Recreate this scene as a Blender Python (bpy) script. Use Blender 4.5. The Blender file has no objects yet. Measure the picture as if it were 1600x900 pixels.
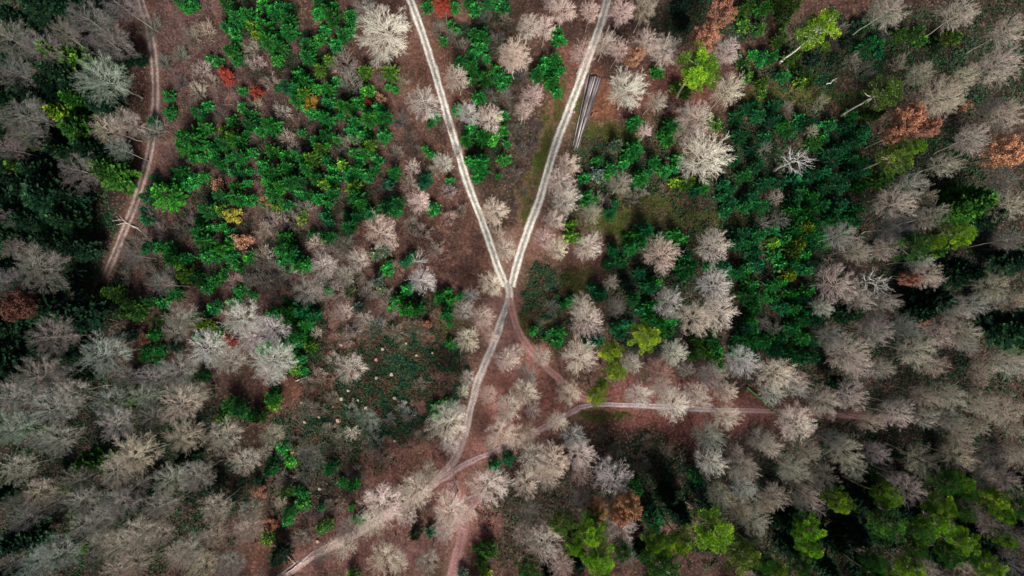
import bpy, math, random
import numpy as np
from mathutils import Vector

# ------------------------------------------------------------------ camera, world, sun, exposure
SC = bpy.context.scene
COL = SC.collection
S = 0.14                 # metres of ground per photo pixel
H = 149.3                # height of the drone above the ground
cam_d = bpy.data.cameras.new('camera')
cam_d.sensor_width = 36.0
cam_d.lens = 24.0
cam_d.clip_start = 1.0
cam_d.clip_end = 12000.0
cam = bpy.data.objects.new('camera', cam_d)
COL.objects.link(cam)
cam.location = (0, 0, H)
cam.rotation_euler = (0, 0, 0)
SC.camera = cam

SUN_EL, SUN_AZ = math.radians(50), math.radians(170)     # azimuth clockwise from +Y (north, up in the photograph)
world = bpy.data.worlds.new('World')
SC.world = world
world.use_nodes = True
wn = world.node_tree.nodes
wn.clear()
sky = wn.new('ShaderNodeTexSky')
sky.sky_type = 'NISHITA'
sky.sun_disc = False
sky.sun_elevation = SUN_EL
sky.sun_rotation = SUN_AZ
sky.air_density = 1.0
sky.dust_density = 3.0
bg = wn.new('ShaderNodeBackground')
bg.inputs['Strength'].default_value = 0.05
wo = wn.new('ShaderNodeOutputWorld')
world.node_tree.links.new(sky.outputs[0], bg.inputs[0])
world.node_tree.links.new(bg.outputs[0], wo.inputs[0])

sun_d = bpy.data.lights.new('sun', 'SUN')
sun_d.energy = 3.8
sun_d.angle = math.radians(18)
sun_d.color = (1.0, 0.93, 0.86)
sun = bpy.data.objects.new('sun', sun_d)
COL.objects.link(sun)
to_sun = Vector((math.sin(SUN_AZ) * math.cos(SUN_EL), math.cos(SUN_AZ) * math.cos(SUN_EL), math.sin(SUN_EL)))
sun.rotation_euler = (-to_sun).to_track_quat('-Z', 'Y').to_euler()

SC.view_settings.view_transform = 'Standard'
SC.view_settings.look = 'None'
SC.view_settings.gamma = 1.0
SC.view_settings.exposure = 0.8
SC.cycles.max_bounces = 5
SC.cycles.diffuse_bounces = 2
SC.cycles.transmission_bounces = 3

random.seed(11)
RNG = np.random.default_rng(11)
GA = math.pi * (3 - math.sqrt(5))


def wx(px): return (px - 800) * S
def wy(py): return (450 - py) * S


# ------------------------------------------------------------------ numpy helpers
def vnoise(x, y, seed=0):
    """value noise, 0..1"""
    xi, yi = np.floor(x).astype(np.int64), np.floor(y).astype(np.int64)
    fx, fy = x - xi, y - yi
    fx, fy = fx * fx * (3 - 2 * fx), fy * fy * (3 - 2 * fy)
    def h(a, b):
        n = (a * 374761393 + b * 668265263 + seed * 974711) & 0x7fffffff
        n = ((n ^ (n >> 13)) * 1274126177) & 0x7fffffff
        n = n ^ (n >> 16)
        return (n & 0xffff) / 65535.0
    return (h(xi, yi) * (1 - fx) + h(xi + 1, yi) * fx) * (1 - fy) + (h(xi, yi + 1) * (1 - fx) + h(xi + 1, yi + 1) * fx) * fy


def fbm(x, y, seed=0, o=4):
    t, a, s = 0.0, 0.5, 0.0
    for i in range(o):
        t = t + a * vnoise(x * 2 ** i + 17.3 * i, y * 2 ** i - 9.1 * i, seed + i)
        s += a
        a *= 0.55
    return t / s


def unit(v):
    return v / np.maximum(np.linalg.norm(v, axis=-1, keepdims=True), 1e-9)


def make_mesh(name, V, Q, mat, tone=None, col=None, smooth=False):
    me = bpy.data.meshes.new(name)
    n, q = len(V), len(Q)
    me.vertices.add(n)
    me.vertices.foreach_set('co', np.asarray(V, dtype=np.float32).ravel())
    me.loops.add(q * 4)
    me.loops.foreach_set('vertex_index', np.asarray(Q, dtype=np.int32).ravel())
    me.polygons.add(q)
    me.polygons.foreach_set('loop_start', np.arange(0, q * 4, 4, dtype=np.int32))
    me.polygons.foreach_set('use_smooth', np.full(q, smooth))
    if tone is not None:
        a = me.attributes.new('tone', 'FLOAT', 'POINT')
        a.data.foreach_set('value', np.asarray(tone, dtype=np.float32))
    if col is not None:
        a = me.attributes.new('Col', 'FLOAT_COLOR', 'POINT')
        c = np.ones((n, 4), dtype=np.float32)
        c[:, :3] = col
        a.data.foreach_set('color', c.ravel())
    me.update(calc_edges=True)
    me.validate()
    me.materials.append(mat)
    return me


def tubes(P, R, sides=3, tone=0.5):
    """P (N,k,3) polylines, R (N,k) radii -> verts, quads, tone"""
    N, k, _ = P.shape
    D = np.empty_like(P)
    D[:, 1:-1] = P[:, 2:] - P[:, :-2]
    D[:, 0] = P[:, 1] - P[:, 0]
    D[:, -1] = P[:, -1] - P[:, -2]
    D = unit(D)
    ref = np.where(np.abs(D[:, :1, 2:3]) > 0.9, np.array([1.0, 0, 0]), np.array([0, 0, 1.0]))
    A = unit(np.cross(D, np.broadcast_to(ref, D.shape)))
    B = np.cross(D, A)
    ang = np.arange(sides) * 2 * math.pi / sides
    V = P[:, :, None, :] + R[:, :, None, None] * (np.cos(ang)[None, None, :, None] * A[:, :, None, :] + np.sin(ang)[None, None, :, None] * B[:, :, None, :])
    idx = np.arange(N * k * sides).reshape(N, k, sides)
    a, b = idx[:, :-1], idx[:, 1:]
    Q = np.stack([a, np.roll(a, -1, 2), np.roll(b, -1, 2), b], -1).reshape(-1, 4)
    t = np.broadcast_to(np.asarray(tone, dtype=float).reshape(-1, 1, 1), (N, k, sides)).ravel()
    return V.reshape(-1, 3), Q, t


def leaves(P, D, L, W, tone, rng, fold=0.25, up=None):
    """diamond shaped folded blades: base P, direction D, length L, half width W"""
    n = len(P)
    D = unit(D)
    side = rng.normal(size=(n, 3)) if up is None else np.cross(D, np.broadcast_to(up, D.shape)) + 0.35 * rng.normal(size=(n, 3))
    side = unit(side - (side * D).sum(1, keepdims=True) * D)
    nrm = np.cross(side, D)
    nrm = nrm * np.where(nrm[:, 2:3] < 0, -1, 1)
    L, W = np.asarray(L).reshape(-1, 1), np.asarray(W).reshape(-1, 1)
    mid = P + 0.55 * L * D
    V = np.stack([P, mid + W * side, P + L * D - nrm * L * fold, mid - W * side], 1)
    Q = np.arange(n * 4).reshape(n, 4)
    return V.reshape(-1, 3), Q, np.repeat(tone, 4)


def join(parts):
    V, Q, T, o = [], [], [], 0
    for v, q, t in parts:
        V.append(v); Q.append(q + o); T.append(t); o += len(v)
    return np.concatenate(V), np.concatenate(Q), np.concatenate(T)


# ------------------------------------------------------------------ materials
def new_mat(name):
    m = bpy.data.materials.new(name)
    m.use_nodes = True
    nt = m.node_tree
    nt.nodes.clear()
    out = nt.nodes.new('ShaderNodeOutputMaterial')
    return m, nt, out


def node(nt, t, **kw):
    n = nt.nodes.new(t)
    for k, v in kw.items():
        setattr(n, k, v)
    return n


def mixc(nt, a, b, f, mode='MIX'):
    n = node(nt, 'ShaderNodeMix', data_type='RGBA', blend_type=mode)
    for sock, val in ((n.inputs[0], f), (n.inputs[6], a), (n.inputs[7], b)):
        if isinstance(val, bpy.types.NodeSocket):
            nt.links.new(val, sock)
        else:
            sock.default_value = val
    return n.outputs[2]


def object_colour_mat(name, lo, hi, trans=0.0, tip=None, rough=0.7):
    """colour of the individual object x per-blade tone"""
    m, nt, out = new_mat(name)
    oi = node(nt, 'ShaderNodeObjectInfo')
    at = node(nt, 'ShaderNodeAttribute', attribute_name='tone')
    mr = node(nt, 'ShaderNodeMapRange')
    mr.inputs[3].default_value, mr.inputs[4].default_value = lo, hi
    nt.links.new(at.outputs['Fac'], mr.inputs[0])
    c = mixc(nt, oi.outputs['Color'], (1, 1, 1, 1), 1.0, 'MULTIPLY')
    nt.links.new(mr.outputs[0], nt.nodes[-1].inputs[7])
    if tip:
        mr2 = node(nt, 'ShaderNodeMapRange')
        mr2.inputs[1].default_value, mr2.inputs[2].default_value = 0.62, 1.0
        mr2.inputs[4].default_value = 0.75
        nt.links.new(at.outputs['Fac'], mr2.inputs[0])
        t = mixc(nt, c, tip, 1.0, 'MULTIPLY')
        c = mixc(nt, c, t, mr2.outputs[0])
    b = node(nt, 'ShaderNodeBsdfPrincipled')
    b.inputs['Roughness'].default_value = rough
    b.inputs['Specular IOR Level'].default_value = 0.15
    nt.links.new(c, b.inputs['Base Color'])
    if trans:
        tr = node(nt, 'ShaderNodeBsdfTranslucent')
        nt.links.new(c, tr.inputs[0])
        mx = node(nt, 'ShaderNodeMixShader')
        mx.inputs[0].default_value = trans
        nt.links.new(b.outputs[0], mx.inputs[1]); nt.links.new(tr.outputs[0], mx.inputs[2])
        nt.links.new(mx.outputs[0], out.inputs[0])
    else:
        nt.links.new(b.outputs[0], out.inputs[0])
    return m


M_TWIG = object_colour_mat('twig_bark', 0.5, 1.5)
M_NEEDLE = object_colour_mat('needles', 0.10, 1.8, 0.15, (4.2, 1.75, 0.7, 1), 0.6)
M_PINE = object_colour_mat('pine_needles', 0.16, 1.6, 0.2, (2.6, 1.5, 0.7, 1), 0.6)
M_LEAF = object_colour_mat('leaves', 0.5, 1.45, 0.25, None, 0.6)

m, nt, out = new_mat('trunk_bark')
oi = node(nt, 'ShaderNodeObjectInfo')
tc = node(nt, 'ShaderNodeTexCoord')
nz = node(nt, 'ShaderNodeTexNoise'); nz.inputs['Scale'].default_value = 2.5; nz.inputs['Detail'].default_value = 5
nt.links.new(tc.outputs['Object'], nz.inputs['Vector'])
rp = node(nt, 'ShaderNodeMapRange'); rp.inputs[1].default_value = 0.35; rp.inputs[2].default_value = 0.7
nt.links.new(nz.outputs[0], rp.inputs[0])
dk = mixc(nt, oi.outputs['Color'], (0.55, 0.58, 0.45, 1), 1.0, 'MULTIPLY')
cc = mixc(nt, dk, oi.outputs['Color'], rp.outputs[0])
b = node(nt, 'ShaderNodeBsdfPrincipled'); b.inputs['Roughness'].default_value = 0.85
nt.links.new(cc, b.inputs['Base Color']); nt.links.new(b.outputs[0], out.inputs[0])
M_TRUNK = m

m, nt, out = new_mat('low_plants')
at = node(nt, 'ShaderNodeAttribute', attribute_name='Col')
b = node(nt, 'ShaderNodeBsdfPrincipled'); b.inputs['Roughness'].default_value = 0.7; b.inputs['Specular IOR Level'].default_value = 0.15
nt.links.new(at.outputs['Color'], b.inputs['Base Color']); nt.links.new(b.outputs[0], out.inputs[0])
M_LOW = m


def surface_mat(name, fine, speck, bump):
    """colour attribute of the surface broken up by soil noise and leaf specks"""
    m, nt, out = new_mat(name)
    at = node(nt, 'ShaderNodeAttribute', attribute_name='Col')
    tc = node(nt, 'ShaderNodeTexCoord')
    n1 = node(nt, 'ShaderNodeTexNoise'); n1.inputs['Scale'].default_value = fine; n1.inputs['Detail'].default_value = 6; n1.inputs['Roughness'].default_value = 0.7
    nt.links.new(tc.outputs['Object'], n1.inputs['Vector'])
    r1 = node(nt, 'ShaderNodeMapRange'); r1.inputs[1].default_value = 0.3; r1.inputs[2].default_value = 0.7; r1.inputs[3].default_value = 0.45; r1.inputs[4].default_value = 1.55
    nt.links.new(n1.outputs[0], r1.inputs[0])
    c = mixc(nt, at.outputs['Color'], (1, 1, 1, 1), 1.0, 'MULTIPLY')
    nt.links.new(r1.outputs[0], nt.nodes[-1].inputs[7])
    if speck:
        v = node(nt, 'ShaderNodeTexVoronoi'); v.inputs['Scale'].default_value = 3.2
        nt.links.new(tc.outputs['Object'], v.inputs['Vector'])
        sx = node(nt, 'ShaderNodeSeparateColor'); nt.links.new(v.outputs['Color'], sx.inputs[0])
        r2 = node(nt, 'ShaderNodeMapRange'); r2.inputs[1].default_value = 0.72; r2.inputs[2].default_value = 0.95; r2.inputs[4].default_value = speck
        nt.links.new(sx.outputs[0], r2.inputs[0])
        c = mixc(nt, c, (0.26, 0.15, 0.10, 1), r2.outputs[0])
    b = node(nt, 'ShaderNodeBsdfPrincipled'); b.inputs['Roughness'].default_value = 0.9; b.inputs['Specular IOR Level'].default_value = 0.1
    bp = node(nt, 'ShaderNodeBump'); bp.inputs['Strength'].default_value = bump; bp.inputs['Distance'].default_value = 0.15
    nt.links.new(n1.outputs[0], bp.inputs['Height']); nt.links.new(bp.outputs[0], b.inputs['Normal'])
    nt.links.new(c, b.inputs['Base Color']); nt.links.new(b.outputs[0], out.inputs[0])
    return m


M_GROUND = surface_mat('forest_floor', 1.4, 0.35, 0.8)
M_ROAD = surface_mat('road_gravel', 3.0, 0.0, 0.4)

# ------------------------------------------------------------------ the roads (photo pixels on the ground)
ROADS = [
    ('gravel_road', 14, (0.54, 0.515, 0.47), (0.19, 0.185, 0.15), 'pale gravel road with a greyer middle strip running from the fork to the upper edge, western of two', 
     [(630, -30), (641, 0), (660, 52), (678, 110), (690, 150), (700, 187), (713, 230), (733, 293), (750, 337), (762, 370), (779, 420), (790, 445)]),
    ('gravel_road', 15, (0.52, 0.495, 0.45), (0.20, 0.195, 0.155), 'pale gravel road passing the log stack on its way to the fork',
     [(962, -40), (949, 0), (934, 50), (917, 97), (900, 143), (883, 187), (867, 230), (850, 287), (842, 315), (830, 347), (817, 383), (806, 420), (799, 448)]),
    ('gravel_road', 13, (0.38, 0.35, 0.325), (0.24, 0.215, 0.19), 'worn grey gravel road continuing from the fork towards the lower junction',
     [(794, 442), (796, 465), (790, 482), (782, 505), (772, 535), (758, 568), (746, 597), (735, 640), (725, 683), (710, 717), (690, 743), (668, 765), (640, 786), (600, 808), (560, 832), (520, 852), (480, 874), (440, 902), (420, 925)]),
    ('dirt_track', 12, (0.27, 0.15, 0.13), (0.22, 0.115, 0.10), 'reddish dirt track curving round the bramble island to the side road',
     [(797, 465), (800, 487), (810, 517), (828, 546), (853, 573), (877, 595), (903, 617), (930, 631)]),
    ('side_road', 8.5, (0.31, 0.265, 0.265), (0.21, 0.15, 0.15), 'narrow grey side road half hidden under bare crowns, leading east',
     [(905, 637), (935, 632), (1000, 634), (1060, 637), (1100, 640), (1210, 643), (1320, 650), (1400, 655)]),
    ('dirt_track', 10, (0.25, 0.17, 0.165), (0.20, 0.135, 0.135), 'dirt track joining the lower junction to the side road',
     [(686, 752), (702, 742), (722, 728), (753, 714), (783, 702), (820, 684), (860, 662), (905, 638)]),
    ('dirt_track', 18, (0.22, 0.12, 0.11), (0.19, 0.10, 0.095), 'red dirt track leaving the picture at the bottom edge',
     [(705, 752), (717, 790), (722, 832), (714, 868), (706, 905), (700, 940)]),
    ('forest_track', 15, (0.26, 0.205, 0.18), (0.10, 0.062, 0.052), 'two rutted forest track along the dark stand, with pale wheel lines',
     [(214, -30), (220, 0), (230, 33), (237, 67), (242, 110), (243, 157), (240, 195), (235, 233), (227, 267), (218, 297), (212, 318), (200, 347), (187, 380), (173, 413), (158, 447), (146, 470)]),
]


def spline(pts, step=2.0):
    p = np.array(pts, float)
    p = np.vstack([2 * p[0] - p[1], p, 2 * p[-1] - p[-2]])
    res = []
    for i in range(1, len(p) - 2):
        n = max(2, int(np.linalg.norm(p[i + 1] - p[i]) / step))
        t = np.linspace(0, 1, n, endpoint=False)[:, None]
        a, b_, c, d = p[i - 1], p[i], p[i + 1], p[i + 2]
        res.append(0.5 * (2 * b_ + (c - a) * t + (2 * a - 5 * b_ + 4 * c - d) * t ** 2 + (3 * b_ - a - 3 * c + d) * t ** 3))
    res.append(p[-2][None])
    return np.vstack(res)


ROAD_LINES = [spline(r[5]) for r in ROADS]


def road_dist(px, py):
    """distance in photo pixels to the nearest road edge"""
    best = np.full(px.shape, 1e9)
    for r, ln in zip(ROADS, ROAD_LINES):
        for i in range(0, len(ln), 2):
            if True:
                d = np.hypot(px - ln[i, 0], py - ln[i, 1]) - r[1] / 2
                np.minimum(best, d, out=best)
    return best


# ------------------------------------------------------------------ ground sheet with patches of litter, soil, moss, grass and painted gap shade
BASE = np.array([0.085, 0.052, 0.042])
PATCH = [   # x, y, rx, ry, rgb, strength
    (300, 110, 120, 170, (0.125, 0.075, 0.072), .9), (420, 190, 130, 120, (0.115, 0.068, 0.066), .9), (330, 400, 170, 90, (0.10, 0.065, 0.058), .8),
    (480, 430, 130, 90, (0.13, 0.095, 0.085), .8), (660, 370, 110, 100, (0.12, 0.062, 0.048), .95), (560, 240, 90, 110, (0.095, 0.065, 0.055), .7),
    (620, 200, 60, 160, (0.115, 0.07, 0.055), .8), (205, 120, 32, 190, (0.105, 0.045, 0.038), .9), (215, 30, 25, 60, (0.15, 0.065, 0.05), .8),
    (540, 560, 90, 70, (0.13, 0.075, 0.06), .8), (470, 620, 60, 50, (0.16, 0.075, 0.05), .8), (400, 500, 60, 60, (0.09, 0.06, 0.05), .6),
    (635, 590, 95, 80, (0.03, 0.055, 0.03), .95), (590, 650, 110, 60, (0.035, 0.05, 0.032), .9), (500, 690, 80, 70, (0.04, 0.045, 0.034), .8), (500, 780, 90, 60, (0.075, 0.05, 0.04), .7),
    (630, 725, 70, 40, (0.15, 0.075, 0.06), .8), (690, 560, 40, 50, (0.095, 0.055, 0.045), .8), (665, 640, 25, 40, (0.14, 0.07, 0.06), .8),
    (540, 850, 140, 40, (0.17, 0.085, 0.08), .8), (420, 830, 60, 60, (0.13, 0.06, 0.045), .7), (250, 890, 60, 30, (0.16, 0.06, 0.05), .8),
    (805, 600, 60, 110, (0.34, 0.16, 0.13), .9), (780, 520, 30, 70, (0.22, 0.135, 0.12), .8), (850, 660, 90, 45, (0.30, 0.14, 0.12), .85), (735, 770, 60, 90, (0.26, 0.125, 0.11), .85),
    (810, 400, 40, 40, (0.24, 0.17, 0.13), .8), (865, 395, 60, 50, (0.17, 0.09, 0.07), .8), (880, 430, 50, 30, (0.13, 0.075, 0.05), .8),
    (855, 462, 42, 52, (0.022, 0.05, 0.028), 1.0), (835, 500, 26, 40, (0.025, 0.05, 0.03), .9), (905, 440, 30, 25, (0.11, 0.085, 0.035), .6), (870, 510, 40, 40, (0.06, 0.055, 0.03), .7),
    (815, 230, 32, 110, (0.055, 0.042, 0.042), .95), (770, 200, 60, 140, (0.06, 0.05, 0.035), .6), (790, 60, 110, 80, (0.11, 0.065, 0.05), .7), (690, 80, 50, 90, (0.15, 0.08, 0.06), .8),
    (878, 170, 16, 50, (0.16, 0.12, 0.05), .8), (855, 240, 16, 60, (0.13, 0.13, 0.045), .85), (843, 265, 10, 40, (0.11, 0.17, 0.04), .6), (905, 190, 18, 70, (0.14, 0.125, 0.055), .8), (826, 320, 12, 60, (0.15, 0.11, 0.05), .8),
    (940, 155, 25, 50, (0.20, 0.085, 0.05), .8), (890, 120, 30, 60, (0.18, 0.085, 0.065), .7), (955, 205, 50, 20, (0.13, 0.125, 0.05), .8), (925, 240, 40, 40, (0.03, 0.04, 0.025), .7),
    (960, 290, 120, 60, (0.035, 0.05, 0.025), .7), (1000, 335, 100, 40, (0.055, 0.095, 0.03), .8), (770, 90, 60, 60, (0.04, 0.05, 0.025), .5), (1050, 150, 70, 45, (0.13, 0.055, 0.042), .9), (1010, 40, 90, 40, (0.06, 0.045, 0.038), .7), (1000, 335, 90, 35, (0.085, 0.085, 0.035), .85), (970, 350, 35, 22, (0.12, 0.14, 0.04), .7), (1070, 320, 28, 50, (0.17, 0.085, 0.06), .85),
    (1120, 340, 80, 25, (0.06, 0.06, 0.03), .7), (1030, 240, 60, 60, (0.07, 0.06, 0.035), .7),
    (1250, 150, 110, 16, (0.17, 0.115, 0.06), .9), (1340, 165, 40, 20, (0.15, 0.09, 0.05), .8), (1400, 70, 130, 70, (0.07, 0.045, 0.038), .8), (1330, 20, 60, 30, (0.09, 0.045, 0.04), .7),
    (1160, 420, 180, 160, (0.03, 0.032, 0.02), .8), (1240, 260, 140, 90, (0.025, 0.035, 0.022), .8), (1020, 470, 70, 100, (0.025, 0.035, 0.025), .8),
    (930, 650, 70, 10, (0.075, 0.08, 0.025), .9), (985, 700, 110, 55, (0.04, 0.024, 0.019), .95), (1010, 750, 80, 70, (0.02, 0.026, 0.018), .95), (1060, 680, 40, 40, (0.11, 0.05, 0.042), .8),  # the near-black hollow holds the shade of the trees south of it
    (1050, 620, 240, 22, (0.19, 0.075, 0.065), .85), (1150, 655, 200, 18, (0.17, 0.065, 0.06), .8), (1330, 640, 130, 30, (0.15, 0.055, 0.05), .8),
    (80, 150, 140, 330, (0.02, 0.021, 0.018), .95), (80, 450, 150, 130, (0.022, 0.021, 0.018), .95), (150, 750, 250, 210, (0.022, 0.024, 0.018), .95),  # floor under the stands, shade of the gaps put into its colour
    (1400, 800, 320, 130, (0.022, 0.026, 0.02), .85), (1470, 400, 200, 220, (0.028, 0.028, 0.023), .9), (1250, 740, 200, 80, (0.03, 0.03, 0.025), .85), (1500, 130, 120, 180, (0.04, 0.036, 0.028), .7), (860, 770, 100, 100, (0.035, 0.033, 0.026), .8), (400, 230, 130, 200, (0.06, 0.05, 0.045), .35), (1350, 560, 260, 90, (0.035, 0.03, 0.025), .9), (1450, 690, 200, 70, (0.03, 0.028, 0.023), .9), (1330, 80, 130, 60, (0.03, 0.036, 0.02), .8), (1110, 30, 100, 50, (0.025, 0.032, 0.02), .8), (1440, 250, 120, 60, (0.022, 0.03, 0.018), .9), (1540, 90, 90, 110, (0.025, 0.03, 0.02), .85), (470, 740, 70, 110, (0.04, 0.042, 0.03), .7),  # the darkest of these paint gap shade onto the floor as well
]


def ground_colour(px, py):
    n1 = fbm(px / 28, py / 28, 3) - 0.5
    n2 = fbm(px / 28, py / 28, 9) - 0.5
    qx, qy = px + n1 * 46, py + n2 * 46
    c = np.broadcast_to(BASE, px.shape + (3,)).copy()
    for x, y, rx, ry, rgb, st in PATCH:
        d = np.hypot((qx - x) / rx, (qy - y) / ry)
        w = np.clip((1.25 - d) / 0.5, 0, 1)
        w = (w * w * (3 - 2 * w) * st)[..., None]
        c = c * (1 - w) + np.array(rgb) * w
    c = c * np.array([1.0, .92, .92])
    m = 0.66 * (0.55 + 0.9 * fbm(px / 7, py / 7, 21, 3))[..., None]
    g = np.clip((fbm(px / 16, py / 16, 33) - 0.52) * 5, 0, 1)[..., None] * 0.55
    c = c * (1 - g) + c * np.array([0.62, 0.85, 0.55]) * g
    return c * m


gx = np.concatenate([[-60000, -12000, -3000, -800, -300], np.arange(-150, 1751, 5.0), [1900, 2400, 5000, 14000, 60000]])
gy = np.concatenate([[-60000, -12000, -3000, -800, -300], np.arange(-130, 1031, 5.0), [1200, 1700, 4000, 13000, 60000]])
GX, GY = np.meshgrid(gx, gy)
rd = road_dist(GX, GY)
flat = np.clip((rd - 3) / 25, 0, 1)
GZ = (fbm(GX / 18, GY / 18, 5) - 0.45) * 1.1 * flat + (fbm(GX / 4, GY / 4, 6, 2) - 0.5) * 0.25 * np.clip((rd - 2) / 8, 0, 1) - 0.03
inside = (GX > -151) & (GX < 1751) & (GY > -131) & (GY < 1031)
GZ = np.where(inside, GZ, -0.03)
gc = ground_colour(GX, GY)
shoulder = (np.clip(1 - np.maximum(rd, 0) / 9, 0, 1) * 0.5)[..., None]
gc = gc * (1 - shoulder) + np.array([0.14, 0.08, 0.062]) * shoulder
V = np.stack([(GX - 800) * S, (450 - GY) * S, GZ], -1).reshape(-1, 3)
ny_, nx_ = GX.shape
idx = np.arange(nx_ * ny_).reshape(ny_, nx_)
Q = np.stack([idx[1:, :-1], idx[1:, 1:], idx[:-1, 1:], idx[:-1, :-1]], -1).reshape(-1, 4)
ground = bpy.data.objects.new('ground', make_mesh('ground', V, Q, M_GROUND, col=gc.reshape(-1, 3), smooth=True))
COL.objects.link(ground)
ground['kind'] = 'structure'
ground['label'] = 'brown forest floor of fallen leaves, bare soil and moss'


def ground_z(px, py):
    i = np.clip(np.round((np.asarray(px, float) + 150) / 5).astype(int) + 5, 0, nx_ - 1)
    j = np.clip(np.round((np.asarray(py, float) + 130) / 5).astype(int) + 5, 0, ny_ - 1)
    return GZ[j, i]


for k, ((name, width, c1, c2, label, pts), ln) in enumerate(zip(ROADS, ROAD_LINES)):
    t = np.gradient(ln, axis=0)
    t = t / np.linalg.norm(t, axis=1, keepdims=True)
    nrm = np.stack([-t[:, 1], t[:, 0]], 1)
    m_ = 15
    u = np.linspace(-1, 1, m_)
    s = np.arange(len(ln))[:, None] * np.ones(m_)[None]
    wob = (fbm(s / 9 + 50 * k, np.sign(u)[None] * 3.3 + s * 0, 40 + k) - 0.5) * 0.75
    half = width / 2 * (1 + wob * (np.abs(u) > 0.85))
    X = ln[:, 0:1] + nrm[:, 0:1] * u * half
    Y = ln[:, 1:2] + nrm[:, 1:2] * u * half
    au = np.abs(u + 0.06 * (fbm(s / 20, s * 0 + k, 77) - 0.5))
    rut = np.exp(-((au - 0.52) / 0.26) ** 2)
    n = fbm(X / 5, Y / 5, 50, 3)
    w = np.clip(rut * 1.1 + (n - 0.5) * 1.1, 0, 1)[..., None]
    c = np.array(c2) * (1 - w) + np.array(c1) * w
    e = np.clip((au - 0.78) / 0.22, 0, 1)[..., None] * np.clip(0.4 + n, 0, 1)[..., None]
    c = c * (1 - e) + (ground_colour(X, Y) + np.array([0.05, 0.03, 0.02])) * e
    c = c * (0.75 + 0.5 * fbm(X / 12, Y / 12, 61))[..., None]
    if name == 'gravel_road' and k == 2:      # damp dark mud where the tracks meet
        for mx_, my_, mr_ in ((736, 690, 16), (724, 660, 8), (690, 735, 10), (795, 500, 6), (782, 520, 6)):
            d = np.clip(1.3 - np.hypot(X + 5 - mx_, Y - my_) / mr_, 0, 1)[..., None] * 0.75
            c = c * (1 - d) + np.array([0.06, 0.045, 0.055]) * d
    if k == 2:                                # past the junction it is mostly soil and leaves
        d = np.clip((Y - 540) / 260, 0, .85)[..., None]
        c = c * (1 - d) + (np.array([.27, .175, .155]) * (.7 + .6 * n[..., None])) * d
    if k == 7:                                # it runs out under leaves at its lower end
        d = np.clip((Y - 395) / 50, 0, 1)[..., None]
        c = c * (1 - d) + ground_colour(X, Y) * d
    if k == 4:
        d = np.clip((X - 1090) / 160, 0, .9)[..., None]
        c = c * (1 - d) + np.array([.15, .075, .07]) * d
    if k == 1:                                # darker surface near the upper edge
        d = np.clip((60 - Y) / 50, 0, 1)[..., None] * 0.6
        c = c * (1 - d) + np.array([0.10, 0.085, 0.09]) * d
    z = 0.02 + 0.006 * k + 0.05 * (1 - u ** 2)[None] - 0.05 * rut
    z = z + X * 0
    Vv = np.stack([(X - 800) * S, (450 - Y) * S, z], -1).reshape(-1, 3)
    idx = np.arange(len(ln) * m_).reshape(len(ln), m_)
    Q = np.stack([idx[:-1, :-1], idx[1:, :-1], idx[1:, 1:], idx[:-1, 1:]], -1).reshape(-1, 4)
    ro = bpy.data.objects.new(name, make_mesh(name, Vv, Q, M_ROAD, col=c.reshape(-1, 3), smooth=True))
    COL.objects.link(ro)
    ro['kind'] = 'structure'
    ro['label'] = label

# ------------------------------------------------------------------ plant meshes (each one a prototype that copies share)
def sub(P, R, m, dev, ratio, k, rng, up, outw, r_ratio, centre=None, t0=0.25):
    """children of polylines P (N,k0,3): m each"""
    N, k0, _ = P.shape
    L = np.linalg.norm(np.diff(P, axis=1), axis=2).sum(1)
    t = np.linspace(t0, 1.0, m)[None] + rng.uniform(-.06, .06, (N, m))
    t = np.clip(t, 0.1, 1.0) * (k0 - 1)
    i = np.minimum(t.astype(int), k0 - 2)
    f = (t - i)[..., None]
    ar = np.arange(N)[:, None]
    p = P[ar, i] * (1 - f) + P[ar, i + 1] * f
    d = unit(P[ar, i + 1] - P[ar, i])
    r = R[ar, i] * r_ratio
    rnd = rng.normal(size=d.shape)
    perp = unit(rnd - (rnd * d).sum(-1, keepdims=True) * d)
    a = np.radians(rng.uniform(dev[0], dev[1], (N, m)))[..., None]
    a = a * np.where(t[..., None] > 0.97 * (k0 - 1), 0.4, 1.0)
    nd = np.cos(a) * d + np.sin(a) * perp
    c = np.zeros(3) if centre is None else centre
    rad = p - c
    nd = unit(nd + outw * unit(rad) + np.array([0, 0, up]))
    ln = (L[:, None] * ratio * rng.uniform(0.65, 1.25, (N, m)) * (1.15 - 0.55 * t / (k0 - 1)))
    return poly(p.reshape(-1, 3), nd.reshape(-1, 3), ln.reshape(-1), r.reshape(-1), k, rng, up * 0.5)


def poly(p, d, ln, r, k, rng, up, jit=0.22, taper=0.35):
    N = len(p)
    P = np.empty((N, k + 1, 3)); P[:, 0] = p
    for s in range(k):
        P[:, s + 1] = P[:, s] + d * (ln / k)[:, None]
        d = unit(d + jit * rng.normal(size=d.shape) + np.array([0, 0, up / k]))
    R = r[:, None] * np.linspace(1, taper, k + 1)[None]
    return P, R


def trunk_mesh(h, r, rng, top=0.82, lean=0.3, sides=8, k=9):
    z = np.linspace(0, top * h, k)
    P = np.stack([lean * np.cumsum(rng.normal(size=k)) * (np.arange(k) > 0) * 0.5, lean * np.cumsum(rng.normal(size=k)) * (np.arange(k) > 0) * 0.5, z], 1)[None]
    R = (r * np.linspace(1, 0.3, k))[None].copy()
    R[0, 0] *= 1.5
    return P, R


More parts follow.
